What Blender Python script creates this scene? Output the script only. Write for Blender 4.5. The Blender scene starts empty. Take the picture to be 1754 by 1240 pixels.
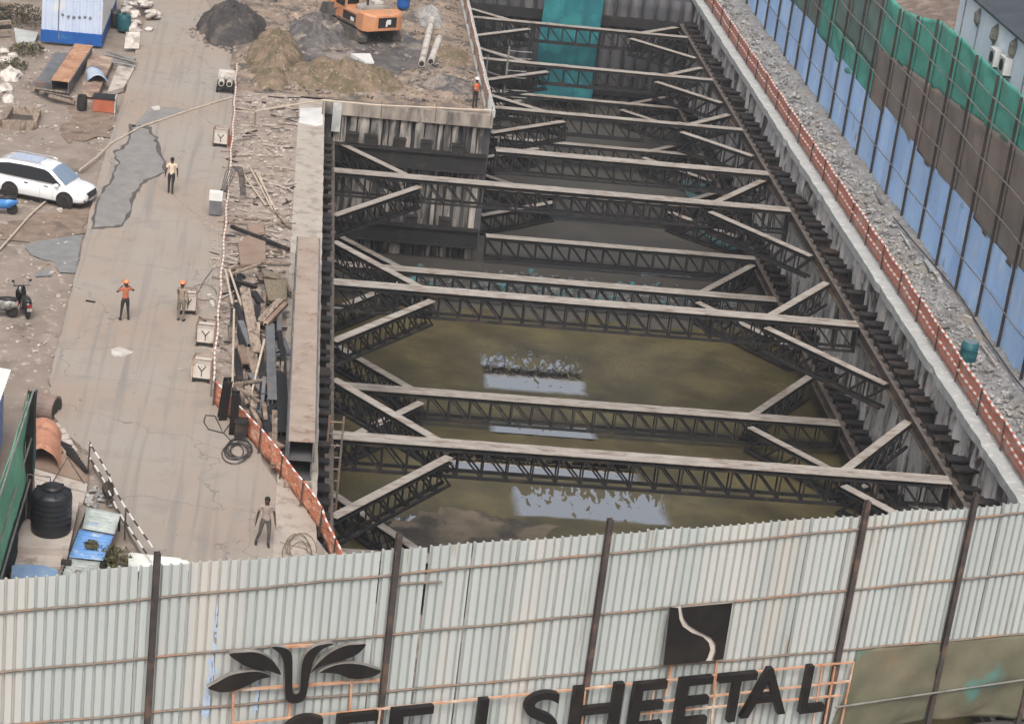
import bpy, bmesh, math, random
from mathutils import Vector, Matrix, noise, Euler
random.seed(11)
R = math.radians
scene = bpy.context.scene
COL = scene.collection

# ------------------------------------------------------------------ camera
FPX, PITCH, YAW, ROLL, HC = 3764.6, 0.38395943, 0.12001199, 0.12294708, 34.0
_f = Vector((math.sin(YAW)*math.cos(PITCH), math.cos(YAW)*math.cos(PITCH), -math.sin(PITCH)))
_r = Vector((math.cos(YAW), -math.sin(YAW), 0)); _u = _r.cross(_f)
CR = math.cos(ROLL)*_r + math.sin(ROLL)*_u
CU = -math.sin(ROLL)*_r + math.cos(ROLL)*_u
CC = Vector((0, 0, HC))
def ray(px, py): return CR*((px-877)/FPX) - CU*((py-620)/FPX) + _f
def P(px, py, z=0.0):
    """a surveyed photo point at height z -> the place's coordinates"""
    d = ray(px, py); return CC + d*((z-HC)/d.z)
def PX(px, py, X):
    d = ray(px, py); return CC + d*(X/d.x)
def PPL(px, py, o, n):
    d = ray(px, py); return CC + d*((o-CC).dot(n)/d.dot(n))
cam = bpy.data.objects.new("camera", bpy.data.cameras.new("camera")); COL.objects.link(cam)
cam.data.sensor_width = 36.0; cam.data.lens = FPX/1754*36.0
cam.data.clip_start = 1; cam.data.clip_end = 3000
cam.matrix_world = Matrix((( CR.x, CU.x, -_f.x, 0), (CR.y, CU.y, -_f.y, 0), (CR.z, CU.z, -_f.z, HC), (0, 0, 0, 1)))
scene.camera = cam

# ------------------------------------------------------------------ light
w = bpy.data.worlds.new("World"); scene.world = w; w.use_nodes = True
nt = w.node_tree; bg = nt.nodes["Background"]
sky = nt.nodes.new("ShaderNodeTexSky"); sky.sky_type = 'NISHITA'; sky.sun_disc = False
SUN_EL, SUN_AZ = R(52), R(184)
sky.sun_elevation = SUN_EL; sky.sun_rotation = SUN_AZ
sky.dust_density = 9.0; sky.air_density = 0.7; sky.ozone_density = 1.5
hs_ = nt.nodes.new('ShaderNodeHueSaturation'); hs_.inputs['Saturation'].default_value = 0.55; nt.links.new(sky.outputs[0], hs_.inputs['Color']); nt.links.new(hs_.outputs[0], bg.inputs[0]); bg.inputs[1].default_value = 0.15
sun = bpy.data.objects.new("sun", bpy.data.lights.new("sun", 'SUN')); COL.objects.link(sun)
sun.data.energy = 0.8; sun.data.angle = R(20); sun.data.color = (1, 0.97, 0.93)
sd = Vector((math.sin(SUN_AZ)*math.cos(SUN_EL), math.cos(SUN_AZ)*math.cos(SUN_EL), math.sin(SUN_EL)))
sun.rotation_euler = (-sd).to_track_quat('-Z', 'Y').to_euler(); sun.location = (60, 60, 80)
scene.view_settings.view_transform = 'Standard'; scene.view_settings.look = 'None'
scene.view_settings.gamma = 1; scene.view_settings.exposure = 0.40

# ------------------------------------------------------------------ materials
def lin(c): return c/12.92 if c <= 0.04045 else ((c+0.055)/1.055)**2.4
def S(r, g, b, k=0.85): return (lin(r/255)*k, lin(g/255)*k, lin(b/255)*k, 1)
MATS = {}
def mat(name, c1, c2=None, scale=3.0, c3=None, s3=0.6, t3=(0.52, 0.62), rough=0.8, metal=0.0, bump=0.0, bscale=None,
        stretch=(1, 1, 1), tint=0.0, detail=6, coat=0.0, stripes=None, spec=0.4, c4=None, s4=8.0, t4=(0.6, 0.66), weave=0, alpha=None, tracks=None, cracks=None):
    if name in MATS: return MATS[name]
    m = bpy.data.materials.new(name); m.use_nodes = True; n = m.node_tree; N = n.nodes; L = n.links
    b = N["Principled BSDF"]; b.inputs["Roughness"].default_value = rough; b.inputs["Metallic"].default_value = metal
    b.inputs["Specular IOR Level"].default_value = spec; b.inputs["Coat Weight"].default_value = coat
    geo = N.new("ShaderNodeNewGeometry"); mp = N.new("ShaderNodeMapping"); mp.inputs["Scale"].default_value = stretch
    L.new(geo.outputs["Position"], mp.inputs[0])
    def nz(sc, det=detail, ro=0.6):
        t = N.new("ShaderNodeTexNoise"); t.inputs["Scale"].default_value = sc; t.inputs["Detail"].default_value = det
        t.inputs["Roughness"].default_value = ro; L.new(mp.outputs[0], t.inputs["Vector"]); return t.outputs["Fac"]
    def ramp(src, a, bb):
        t = N.new("ShaderNodeMapRange"); t.inputs[1].default_value = a; t.inputs[2].default_value = bb; L.new(src, t.inputs[0]); return t.outputs[0]
    def mix(fac, a, bb, blend='MIX'):
        t = N.new("ShaderNodeMix"); t.data_type = 'RGBA'; t.blend_type = blend
        for i, v in ((0, fac), (6, a), (7, bb)):
            if isinstance(v, (tuple, float, int)): t.inputs[i].default_value = v
            else: L.new(v, t.inputs[i])
        return t.outputs[2]
    c = c1
    if c2: c = mix(ramp(nz(scale), 0.35, 0.65), c1, c2)
    if c3: c = mix(ramp(nz(s3), *t3), c, c3)
    if c4: c = mix(ramp(nz(s4, 3), *t4), c, c4)
    if tracks:
        m2 = N.new("ShaderNodeMapping"); m2.inputs["Scale"].default_value = (3.2, 0.10, 1); m2.inputs["Rotation"].default_value = (0, 0, 0.03); L.new(geo.outputs["Position"], m2.inputs[0])
        t = N.new("ShaderNodeTexNoise"); t.inputs["Scale"].default_value = 1.0; t.inputs["Detail"].default_value = 5; t.inputs["Distortion"].default_value = 0.6; L.new(m2.outputs[0], t.inputs["Vector"])
        c = mix(ramp(t.outputs["Fac"], 0.52, 0.72), c, tracks)
    if cracks:
        t = N.new("ShaderNodeTexNoise"); t.inputs["Scale"].default_value = 0.8; t.inputs["Detail"].default_value = 6; L.new(geo.outputs["Position"], t.inputs["Vector"])
        va = N.new("ShaderNodeVectorMath"); va.operation = 'SCALE'; va.inputs[3].default_value = 1.6; L.new(t.outputs["Color"], va.inputs[0])
        vb = N.new("ShaderNodeVectorMath"); L.new(geo.outputs["Position"], vb.inputs[0]); L.new(va.outputs[0], vb.inputs[1])
        vo = N.new("ShaderNodeTexVoronoi"); vo.feature = 'DISTANCE_TO_EDGE'; vo.inputs["Scale"].default_value = 0.17; L.new(vb.outputs[0], vo.inputs["Vector"])
        c = mix(ramp(vo.outputs["Distance"], 0.005, 0.001), c, cracks)
    if stripes:
        ax, per, col, duty = stripes
        sp = N.new("ShaderNodeSeparateXYZ"); L.new(geo.outputs["Position"], sp.inputs[0])
        md = N.new("ShaderNodeMath"); md.operation = 'DIVIDE'; md.inputs[1].default_value = per; L.new(sp.outputs[ax], md.inputs[0])
        fr = N.new("ShaderNodeMath"); fr.operation = 'FRACT'; L.new(md.outputs[0], fr.inputs[0])
        lt = N.new("ShaderNodeMath"); lt.operation = 'LESS_THAN'; lt.inputs[1].default_value = duty; L.new(fr.outputs[0], lt.inputs[0])
        c = mix(lt.outputs[0], c, col)
    if tint:
        oi = N.new("ShaderNodeObjectInfo"); t = ramp(oi.outputs["Random"], 0, 1)
        mr = N.new("ShaderNodeMapRange"); mr.inputs[3].default_value = 1-tint; mr.inputs[4].default_value = 1+tint; L.new(oi.outputs["Random"], mr.inputs[0])
        c = mix(1.0, c, mr.outputs[0], 'MULTIPLY')
    if isinstance(c, tuple): b.inputs["Base Color"].default_value = c
    else: L.new(c, b.inputs["Base Color"])
    if bump:
        bp = N.new("ShaderNodeBump"); bp.inputs["Strength"].default_value = bump; bp.inputs["Distance"].default_value = 0.06
        L.new(nz(bscale or scale*4, 8), bp.inputs["Height"]); L.new(bp.outputs[0], b.inputs["Normal"])
    if alpha is not None: b.inputs["Alpha"].default_value = alpha
    MATS[name] = m; return m

dirt = mat("dirt", S(150,138,127), S(133,120,109), 0.7, S(108,96,86), 0.33, (0.55,0.72), bump=0.4, bscale=5, c4=S(174,162,150), s4=2.6, t4=(0.58,0.7))
dirt_dark = mat("dark_soil", S(92,84,78), S(66,61,58), 1.2, S(120,108,98), 0.5, bump=0.9, bscale=5)
mud = mat("mud", S(104,99,96), S(74,72,72), 1.0, S(140,130,120), 0.45, rough=0.6, bump=0.8, bscale=4)
grassy = mat("grassy_bank_soil", S(132,114,95), S(106,93,76), 1.6, S(98,90,66), 1.1, (0.5,0.6), bump=0.9, bscale=6, c4=S(160,140,118), s4=5)
rub_dirt = mat("rubble_dirt", S(164,150,138), S(138,125,114), 2.2, S(182,170,158), 3.0, (0.55,0.62), bump=0.4, bscale=12)
grey_rub = mat("grey_rubble_dirt", S(164,163,161), S(122,121,120), 2.4, S(150,142,132), 0.5, (0.5,0.62), bump=0.5, bscale=9, c4=S(206,200,192), s4=7, t4=(0.62,0.68))
concrete = mat("road_concrete", S(158,151,142), S(158,143,129), 0.16, S(142,135,128), 0.8, (0.54,0.72), bump=0.12, bscale=30, c4=S(150,141,132), s4=3.2, t4=(0.64,0.72), rough=0.9, tracks=S(138,132,126), cracks=S(126,120,114))
capcon = mat("capping_concrete", S(182,174,163), S(168,158,146), 0.8, S(150,140,129), 1.5, bump=0.25, bscale=20)
slurry = mat("cement_slurry", S(148,144,138), S(130,127,122), 1.2, S(154,147,138), 2.0, (0.55,0.65), rough=0.35, bump=0.2, bscale=5)
puddlem = mat("puddle_water", S(142,140,135), S(124,122,118), 2, rough=0.08, spec=0.8)  # pale base colour has the reflected sky painted in
pilecon = mat("pile_concrete", S(214,212,208), S(168,166,164), 1.3, S(86,80,74), 1.1, (0.48,0.6), bump=1.0, bscale=5, stretch=(1,1,0.3), tint=0.24, c4=S(206,200,192), s4=3.0, t4=(0.6,0.68))
pilelow = mat("platform_pile_concrete", S(176,169,160), S(108,104,100), 2.2, S(60,58,57), 1.6, (0.46,0.58), bump=0.8, bscale=5, stretch=(1,1,0.16), tint=0.38)
darkcon = mat("dark_wall_concrete", S(88,88,91), S(66,67,71), 0.8, S(104,103,102), 0.7, bump=0.5, bscale=5, stretch=(1,1,0.3))  # darker, cooler concrete tone for the left, side and far walls
coping = mat("coping_concrete", S(186,190,188), S(166,168,166), 1.0, S(200,202,198), 2.0, bump=0.4, bscale=8)
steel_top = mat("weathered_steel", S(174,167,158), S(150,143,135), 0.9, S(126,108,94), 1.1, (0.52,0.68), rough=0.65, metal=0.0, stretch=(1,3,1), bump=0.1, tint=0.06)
steel_dk = mat("dark_steel", S(46,45,45), S(34,34,35), 1.5, S(66,56,48), 1.2, (0.56,0.64), rough=0.6, metal=0.1, tint=0.08)  # strut sides and webs: their shade is painted into this dark colour
steel_blk = mat("black_steel", S(48,46,45), S(36,35,35), 2.0, S(70,58,50), 1.5, rough=0.6)
steel_rust = mat("rusty_steel", S(150,128,112), S(116,94,80), 2.0, S(176,156,138), 1.0, rough=0.75, tint=0.22, bump=0.2)
steel_grey = mat("grey_steel_sheet", S(118,120,122), S(96,98,101), 1.5, S(130,110,95), 1.4, (0.58,0.66), rough=0.5, tint=0.12)
plankm = mat("scrap_plank", S(158,142,126), S(124,110,98), 3.0, S(96,84,74), 1.5, rough=0.85, stretch=(3,1,1), tint=0.25, bump=0.2)
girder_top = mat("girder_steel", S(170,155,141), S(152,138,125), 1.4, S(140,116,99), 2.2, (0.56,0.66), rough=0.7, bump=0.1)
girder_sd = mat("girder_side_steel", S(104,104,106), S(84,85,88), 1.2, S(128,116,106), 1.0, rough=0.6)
sheetm = mat("galvanised_sheet", S(190,196,193), S(178,184,181), 0.6, S(202,198,190), 0.35, (0.5,0.7), rough=0.5, metal=0.0, tint=0.06, stretch=(1.6,1.6,0.13), c4=S(150,134,116), s4=1.7, t4=(0.66,0.78))
blue_stain = mat("blue_paint_run", S(168,190,222), S(190,206,222), 5.0, S(140,170,214), 2.0, rough=0.5)
postm = mat("hoarding_post_steel", S(80,72,69), S(62,57,55), 2.0, S(104,84,74), 1.5, rough=0.6)
railm = mat("rail_steel", S(136,124,112), S(112,100,90), 3.0, S(146,116,94), 1.0, rough=0.6)
railw = mat("pipe_grey", S(142,140,136), S(112,110,106), 2.0, rough=0.5)
rustframe = mat("rust_angle_iron", S(206,166,138), S(176,124,92), 2.0, S(214,190,170), 1.0, rough=0.7)
signblk = mat("sign_black", S(34,31,30), S(27,25,24), 2.5, S(42,37,33), 0.8, rough=0.5)
signedge = mat("sign_trim_grey", S(148,144,138), S(110,106,102), 2.0, rough=0.4)
shadeol = mat("olive_shade_net", S(112,110,90), S(98,96,78), 0.7, S(118,104,84), 0.8, (0.55,0.68), rough=0.9, bump=0.4, bscale=2, c4=S(88,128,118), s4=0.35, t4=(0.6,0.68))
netorg = mat("orange_net", S(232,156,122), S(208,126,94), 5.0, S(240,196,172), 2.4, rough=0.8, stretch=(1,1,2.5), c4=S(140,78,60), s4=3.0, t4=(0.58,0.66), bump=0.5)
netorg2 = mat("orange_net_dusty", S(222,152,132), S(202,136,118), 5.0, S(204,170,152), 0.8, rough=0.85, bump=0.4)
ropew = mat("red_white_rail", S(206,120,96), None, stripes=(1, 0.62, S(236,230,224), 0.5), rough=0.6)
ropew2 = mat("white_red_tube", S(196,150,134), None, stripes=(1, 0.5, S(232,224,214), 0.55), rough=0.6)
ropebk = mat("black_white_rail", S(66,54,50), None, stripes=(1, 0.9, S(232,228,222), 0.55), rough=0.6)
bluesh = mat("blue_fence_sheet", S(178,212,250,1.0), S(160,200,246,1.0), 0.7, S(198,220,244,1.0), 1.2, (0.55,0.68), rough=0.5, metal=0.1, tint=0.1, stretch=(1,1,0.4), c4=S(178,168,156), s4=0.9, t4=(0.66,0.74), bump=0.15, bscale=2)
netgrn = mat("green_net", S(96,182,162), S(82,164,146), 1.2, S(114,160,146), 0.5, (0.55,0.68), rough=0.9, bump=0.3, bscale=3, tint=0.06)
netgry = mat("faded_green_net", S(122,148,138), S(106,130,122), 0.8, S(122,128,118), 0.5, rough=0.9, bump=0.3, bscale=3, tint=0.06)
netbrn = mat("brown_net", S(156,142,131), S(132,122,113), 0.7, S(138,136,128), 0.4, rough=0.9, bump=0.3, bscale=3, tint=0.08)
netteal = mat("teal_net", S(34,112,120), S(30,96,106), 0.5, S(44,126,130), 0.6, rough=0.85, bump=0.3, bscale=1.5)
netgl = mat("bright_green_net", S(134,200,164), S(112,182,148), 1.0, S(92,150,136), 0.8, (0.55,0.68), rough=0.9, bump=0.4, bscale=2)
netdk = mat("dark_green_net", S(36,48,48), S(26,34,36), 1.2, S(48,84,78), 0.8, (0.55,0.66), rough=0.9, bump=0.4, bscale=2)
white = mat("white_paint", S(226,226,222), S(212,212,208), 1.5, rough=0.5)
dirtywhite = mat("dirty_white", S(206,202,194), S(178,170,160), 2.0, S(150,140,130), 1.4, rough=0.8)
carwhite = mat("car_white_paint", S(236,238,238), None, rough=0.18, coat=0.6, spec=0.5)
glass_dk = mat("tinted_glass", S(26,28,32), None, rough=0.06, spec=0.7)
glass_lt = mat("windscreen_glass", S(120,138,158), S(132,150,170), 0.8, rough=0.05, spec=0.8)
tyre = mat("tyre_rubber", S(34,32,32), S(46,43,41), 5.0, rough=0.85)
rimm = mat("wheel_rim", S(70,70,72), None, rough=0.35, metal=0.7)
chrome = mat("bright_metal", S(200,200,200), None, rough=0.2, metal=0.9)
lampm = mat("lamp_lens", S(214,220,226), None, rough=0.1, spec=0.7)
redlens = mat("red_lens", S(160,40,34), None, rough=0.2)
blackpl = mat("black_plastic", S(38,37,38), S(48,46,46), 2.0, rough=0.42)
tankblk = mat("tank_plastic", S(36,38,42), S(50,51,54), 1.2, rough=0.45, stretch=(1,1,0.4))
blue = mat("blue_paint", S(26,90,164), S(22,78,146), 1.5, S(60,110,160), 0.8, (0.6,0.66), rough=0.5)
tealp = mat("teal_plastic", S(38,98,104), S(30,80,90), 2.5, S(56,116,120), 1.2, rough=0.5)
exor = mat("excavator_orange", S(206,146,106), S(190,130,92), 1.2, S(176,138,110), 0.9, rough=0.45)
exgrey = mat("excavator_grey", S(92,90,86), S(70,68,66), 2.0, S(120,104,90), 1.0, rough=0.7)
orange = mat("orange_box", S(178,102,76), S(160,88,64), 2.0, rough=0.7)
tarp = mat("orange_tarp", S(206,152,120), S(184,128,104), 2.5, S(160,112,100), 1.5, rough=0.8)
cartbody = mat("cart_panel", S(214,206,196), S(196,188,178), 2.0, S(160,140,125), 3.0, (0.6,0.68), rough=0.6)
bluewall = mat("cabin_blue_wall", S(120,150,196), S(106,138,186), 1.0, rough=0.6)
blueribs = mat("blue_white_sheet", S(200,210,220), S(182,196,212), 1.0, S(96,150,210), 0.7, (0.5,0.58), rough=0.45, metal=0.1)
ltblue = mat("light_blue_panel", S(196,208,226), S(182,196,220), 1.2, S(214,216,216), 0.6, rough=0.55)
whitewash = mat("whitewash_wall", S(246,250,255,1.0), S(226,238,255,1.0), 0.6, S(250,250,246,1.0), 0.8, rough=0.8, stretch=(1,1,0.25), c4=S(140,140,130), s4=1.2, t4=(0.66,0.76))
tile = mat("roof_tile", S(118,104,94), S(94,84,78), 2.0, S(136,122,112), 1.2, rough=0.9)
roofgrey = mat("grey_sheet_roof", S(72,80,84), S(60,68,74), 0.6, rough=0.6)
skin = mat("skin", S(88,60,46), S(76,52,40), 6, rough=0.6)
hairm = mat("hair", S(26,22,20), None, rough=0.7)
leafm = mat("weed_leaf", S(104,100,62), S(78,80,46), 6, S(120,108,76), 3, rough=0.8, tint=0.15)
leaf2 = mat("dark_weed_leaf", S(76,76,56), S(58,58,44), 6, S(94,84,66), 3, rough=0.8)
stonem = mat("stone", S(200,190,180), S(156,145,136), 1.7, S(116,107,100), 1.1, rough=0.9, bump=0.4)
stoneg = mat("grey_stone", S(190,188,184), S(140,138,134), 1.7, S(104,102,100), 1.1, rough=0.9, bump=0.4)
hose = mat("cable_rubber", S(74,72,72), S(54,53,54), 3, rough=0.6)
wirem = mat("rusty_wire", S(140,124,104), S(112,98,80), 5, rough=0.8)
pipelt = mat("pale_pipe", S(204,190,172), S(182,166,148), 3, rough=0.7)
bagm = mat("white_sack", S(216,210,202), S(188,180,172), 3.0, S(160,150,142), 2.0, rough=0.9, tint=0.1)
plyw = mat("plywood", S(150,130,114), S(134,114,100), 1.5, rough=0.8)
slabm = mat("pale_slab", S(196,186,176), S(176,164,154), 1.2, S(150,138,128), 1.0, rough=0.85)
silt = mat("silt_mud", S(82,79,73), S(72,70,66), 0.25, S(62,61,58), 0.12, (0.5,0.66), rough=0.5, bump=0.15, bscale=2)

# ------------------------------------------------------------------ mesh builder
def wloc(o):
    v = Vector((0, 0, 0))
    while o is not None: v += o.location; o = o.parent
    return v
class MB:
    def __init__(s): s.v = []; s.f = []; s.m = []
    def add(s, vs, fs, mi=0):
        k = len(s.v); s.v += [Vector(x) for x in vs]
        for q in fs: s.f.append(tuple(i+k for i in q)); s.m.append(mi)
        return s
    def hexa(s, p, mi=0): return s.add(p, [(0,3,2,1),(4,5,6,7),(0,1,5,4),(1,2,6,5),(2,3,7,6),(3,0,4,7)], mi)
    def box(s, c, size, rz=0, mi=0, M=None):
        c = Vector(c); x, y, z = (q/2 for q in size); rot = M or Matrix.Rotation(rz, 3, 'Z')
        return s.hexa([c+rot@Vector(q) for q in ((-x,-y,-z),(x,-y,-z),(x,y,-z),(-x,y,-z),(-x,-y,z),(x,-y,z),(x,y,z),(-x,y,z))], mi)
    def frame(s, a, b, up=Vector((0,0,1))):
        d = (Vector(b)-Vector(a)).normalized(); side = d.cross(up)
        if side.length < 1e-4: side = d.cross(Vector((0,1,0)))
        side.normalize(); return d, side, side.cross(d).normalized()
    def beam(s, a, b, wd, h, mi=0, up=Vector((0,0,1)), off=(0,0)):
        a = Vector(a); b = Vector(b); d, sd_, u = s.frame(a, b, up); o = sd_*off[0]+u*off[1]
        x = sd_*wd/2; y = u*h/2
        return s.hexa([a+o-x-y, a+o+x-y, b+o+x-y, b+o-x-y, a+o-x+y, a+o+x+y, b+o+x+y, b+o-x+y], mi)
    def ibeam(s, a, b, wd, h, t=0.02, mi=0, up=Vector((0,0,1)), off=(0,0), top=None):
        s.beam(a, b, wd, t, mi if top is None else top, up, (off[0], off[1]+h/2-t/2))
        s.beam(a, b, wd, t, mi, up, (off[0], off[1]-h/2+t/2))
        return s.beam(a, b, t, h-2*t, mi, up, off)
    def tube(s, pts, r, n=6, mi=0, caps=True):
        pts = [Vector(p) for p in pts]; k = len(s.v); rs = r if isinstance(r, (list, tuple)) else [r]*len(pts)
        ref = None
        for i, p in enumerate(pts):
            d = (pts[min(i+1, len(pts)-1)]-pts[max(i-1, 0)]).normalized()
            if ref is None: ref = Vector((0,0,1)) if abs(d.z) < 0.9 else Vector((1,0,0))
            x = d.cross(ref).normalized(); y = x.cross(d).normalized(); ref = y
            for j in range(n):
                a = 2*math.pi*j/n; s.v.append(p+(x*math.cos(a)+y*math.sin(a))*rs[i])
        for i in range(len(pts)-1):
            for j in range(n):
                s.f.append((k+i*n+j, k+i*n+(j+1)%n, k+(i+1)*n+(j+1)%n, k+(i+1)*n+j)); s.m.append(mi)
        if caps:
            s.f.append(tuple(k+j for j in reversed(range(n)))); s.m.append(mi)
            e = k+(len(pts)-1)*n; s.f.append(tuple(e+j for j in range(n))); s.m.append(mi)
        return s
    def lathe(s, c, prof, n=24, mi=0):
        c = Vector(c); k = len(s.v)
        for r_, z in prof:
            for j in range(n):
                a = 2*math.pi*j/n; s.v.append(c+Vector((r_*math.cos(a), r_*math.sin(a), z)))
        for i in range(len(prof)-1):
            for j in range(n): s.f.append((k+i*n+j, k+i*n+(j+1)%n, k+(i+1)*n+(j+1)%n, k+(i+1)*n+j)); s.m.append(mi)
        s.f.append(tuple(k+j for j in reversed(range(n)))); s.m.append(mi)
        e = k+(len(prof)-1)*n; s.f.append(tuple(e+j for j in range(n))); s.m.append(mi)
        return s
    def loft(s, secs, mi=0, caps=True):
        k = len(s.v); n = len(secs[0])
        for q in secs: s.v += [Vector(p) for p in q]
        for i in range(len(secs)-1):
            for j in range(n): s.f.append((k+i*n+j, k+i*n+(j+1)%n, k+(i+1)*n+(j+1)%n, k+(i+1)*n+j)); s.m.append(mi)
        if caps:
            s.f.append(tuple(k+j for j in reversed(range(n)))); s.m.append(mi)
            e = k+(len(secs)-1)*n; s.f.append(tuple(e+j for j in range(n))); s.m.append(mi)
        return s
    def prism(s, poly, d, mi=0, side=None):
        poly = [Vector(p) for p in poly]; n = len(poly); k = len(s.v); s.v += poly+[p+d for p in poly]
        s.f.append(tuple(k+j for j in range(n))); s.m.append(mi)
        s.f.append(tuple(k+n+j for j in reversed(range(n)))); s.m.append(mi)
        for j in range(n): s.f.append((k+j, k+(j+1)%n, k+n+(j+1)%n, k+n+j)); s.m.append(mi if side is None else side)
        return s
    def rock(s, c, r, sq=0.7, mi=0, seed=0, sub=1):
        bm = bmesh.new(); bmesh.ops.create_icosphere(bm, subdivisions=sub, radius=1)
        vs = []
        o = Vector((seed*1.37, seed*0.71, seed*2.1))
        for v in bm.verts:
            q = v.co*(1+0.45*noise.noise(v.co*1.3+o)); vs.append(Vector(c)+Vector((q.x*r, q.y*r, q.z*r*sq)))
        s.add(vs, [[l.index for l in f.verts] for f in bm.faces], mi); bm.free(); return s
    def grid(s, x0, x1, y0, y1, step, fn, mi=0, keep=None):
        nx = max(1, round((x1-x0)/step)); ny = max(1, round((y1-y0)/step)); k = len(s.v)
        for j in range(ny+1):
            for i in range(nx+1):
                x = x0+(x1-x0)*i/nx; y = y0+(y1-y0)*j/ny; s.v.append(Vector((x, y, fn(x, y))))
        for j in range(ny):
            for i in range(nx):
                a = k+j*(nx+1)+i
                if keep and not keep(x0+(x1-x0)*(i+.5)/nx, y0+(y1-y0)*(j+.5)/ny): continue
                s.f.append((a, a+1, a+nx+2, a+nx+1)); s.m.append(mi)
        return s
    def mesh(s, name, mats, org=Vector((0,0,0)), smooth=False):
        me = bpy.data.meshes.new(name); me.from_pydata([tuple(v-org) for v in s.v], [], s.f)
        for m_ in (mats if isinstance(mats, (list, tuple)) else [mats]): me.materials.append(m_)
        me.polygons.foreach_set("material_index", s.m)
        if smooth: me.polygons.foreach_set("use_smooth", [True]*len(s.f))
        me.update()
        return me
    def build(s, name, mats, parent=None, smooth=False, org=None):
        if parent is not None: o_ = wloc(parent) if org is None else org
        else:
            if org is None:
                xs = [v.x for v in s.v]; ys = [v.y for v in s.v]; zs = [v.z for v in s.v]
                org = Vector(((min(xs)+max(xs))/2, (min(ys)+max(ys))/2, min(zs)))
            o_ = org
        o = bpy.data.objects.new(name, s.mesh(name, mats, o_, smooth)); COL.objects.link(o)
        if parent is not None: o.parent = parent
        else: o.location = o_
        return o
def tag(o, label, cat, group=None):
    o["label"] = label; o["category"] = cat
    if group: o["group"] = group
    return o
def struct(o, kind="structure"): o["kind"] = kind; return o
def thing(name, label, cat, loc, group=None, rz=0):
    o = bpy.data.objects.new(name, None); COL.objects.link(o); o.location = loc; o.rotation_euler = (0, 0, rz); o.empty_display_size = 0.3
    return tag(o, label, cat, group)
def inst(src, name, loc, parent, rz=0, data=None):
    o = bpy.data.objects.new(name, data or src); COL.objects.link(o); o.parent = parent
    o.location = Vector(loc); o.rotation_euler = (0, 0, rz); return o
def copy_tree(o, parent=None):
    c = o.copy(); COL.objects.link(c); c.parent = parent
    for ch in list(o.children): copy_tree(ch, c)
    return c
def fbm(x, y, s=1.0, o=0.0): return noise.fractal(Vector((x*s, y*s, o)), 1.0, 2.0, 4)
def jag(poly, n=5, amp=0.12, z=0.0, seed=0):
    out = []; m_ = len(poly)
    for i in range(m_):
        a = poly[i]; b = poly[(i+1) % m_]
        for k in range(n):
            t = k/n; p = a.lerp(b, t); q = amp*(noise.noise(Vector((p.x*1.7+seed, p.y*1.7, seed)))+0.5*noise.noise(Vector((p.x*5+seed, p.y*5, seed))))
            d = (b-a); nrm = Vector((-d.y, d.x, 0)).normalized() if d.length > 1e-6 else Vector()
            p = p+nrm*q; out.append(Vector((p.x, p.y, z)))
    return out
def flat(name, poly, m, kind="structure"):
    mb = MB(); mb.add(poly, [tuple(range(len(poly)))]); bm = bmesh.new(); o = mb.build(name, m)
    bm.from_mesh(o.data); bmesh.ops.triangulate(bm, faces=bm.faces); bm.normal_update()
    for f in bm.faces:
        if f.normal.z < 0: f.normal_flip()
    bm.to_mesh(o.data); bm.free(); o["kind"] = kind; return o

churn = mat("churned_earth", S(158,140,122), S(122,108,95), 0.9, S(92,85,79), 0.45, (0.48,0.62), bump=0.6, bscale=8, c4=S(182,168,152), s4=3.0, t4=(0.6,0.7))
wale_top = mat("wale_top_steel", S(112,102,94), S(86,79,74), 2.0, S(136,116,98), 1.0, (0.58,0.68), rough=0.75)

clod = mat("clod", S(160,148,136), S(112,102,94), 1.7, S(84,78,74), 1.1, rough=0.9)

damp = mat("damp_dirt", S(146,128,112), S(120,104,91), 1.6, S(104,92,82), 0.9, bump=0.5, bscale=6)
# ================================================================== SETTING
XL, XR, XP, YF, YS, YE = 2.15, 28.85, 11.7, 62.0, 120.5, 157.0     # left wall, right wall, platform edge, front, step, far end
def sheet(name, rects, z, m, kind="structure"):
    mb = MB()
    for x0, x1, y0, y1 in rects: mb.add([(x0,y0,z),(x1,y0,z),(x1,y1,z),(x0,y1,z)], [(0,1,2,3)])
    o = mb.build(name, m); o["kind"] = kind; return o
BIG = 900
def YFN(x): return 49.43+0.3029*(x+6.16)+0.12
mb = MB()
for q in ([(-BIG,YFN(-30)),(-30,YFN(-30)),(-30,190),(-BIG,190)], [(33.4,YFN(33.4)),(BIG,YFN(33.4)),(BIG,190),(33.4,190)], [(-BIG,190),(BIG,190),(BIG,BIG),(-BIG,BIG)],
          [(0.8,YFN(.8)),(33.4,YFN(33.4)),(33.4,YF),(0.8,YF)], [(-30,YE+.6),(XR,YE+.6),(XR,190),(-30,190)], [(29.35,YF),(33.4,YF),(33.4,190),(29.35,190)]):
    mb.add([(x, y, -.2) for x, y in q], [(0,1,2,3)])
o = mb.build("ground", dirt); o["kind"] = "structure"
mb = MB(); mb.add([(x, y, -.8) for x, y in ((-BIG,-BIG),(BIG,-BIG),(BIG,YFN(33.4)),(33.4,YFN(33.4)),(-30,YFN(-30)),(-BIG,YFN(-30)))], [tuple(range(6))]); o = mb.build("street", mat("asphalt", S(84,80,76), S(66,63,61), 1.5, S(104,96,88), .6, bump=.4, bscale=12)); o["kind"] = "structure"
def yard_h(x, y):
    h = -0.16+0.05*fbm(x, y, 0.5)+0.03*fbm(x, y, 2.2, 3)
    return h
mb = MB(); mb.grid(-30, 0.8, 38, 121, 0.35, yard_h, keep=lambda x, y: y > YFN(x)+.25); o = struct(mb.build("dirt_yard", dirt, smooth=True))
mb = MB(); mb.grid(-30, -3.4, 121, 190, 0.45, yard_h); o = struct(mb.build("dirt_yard", dirt, smooth=True))
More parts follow.
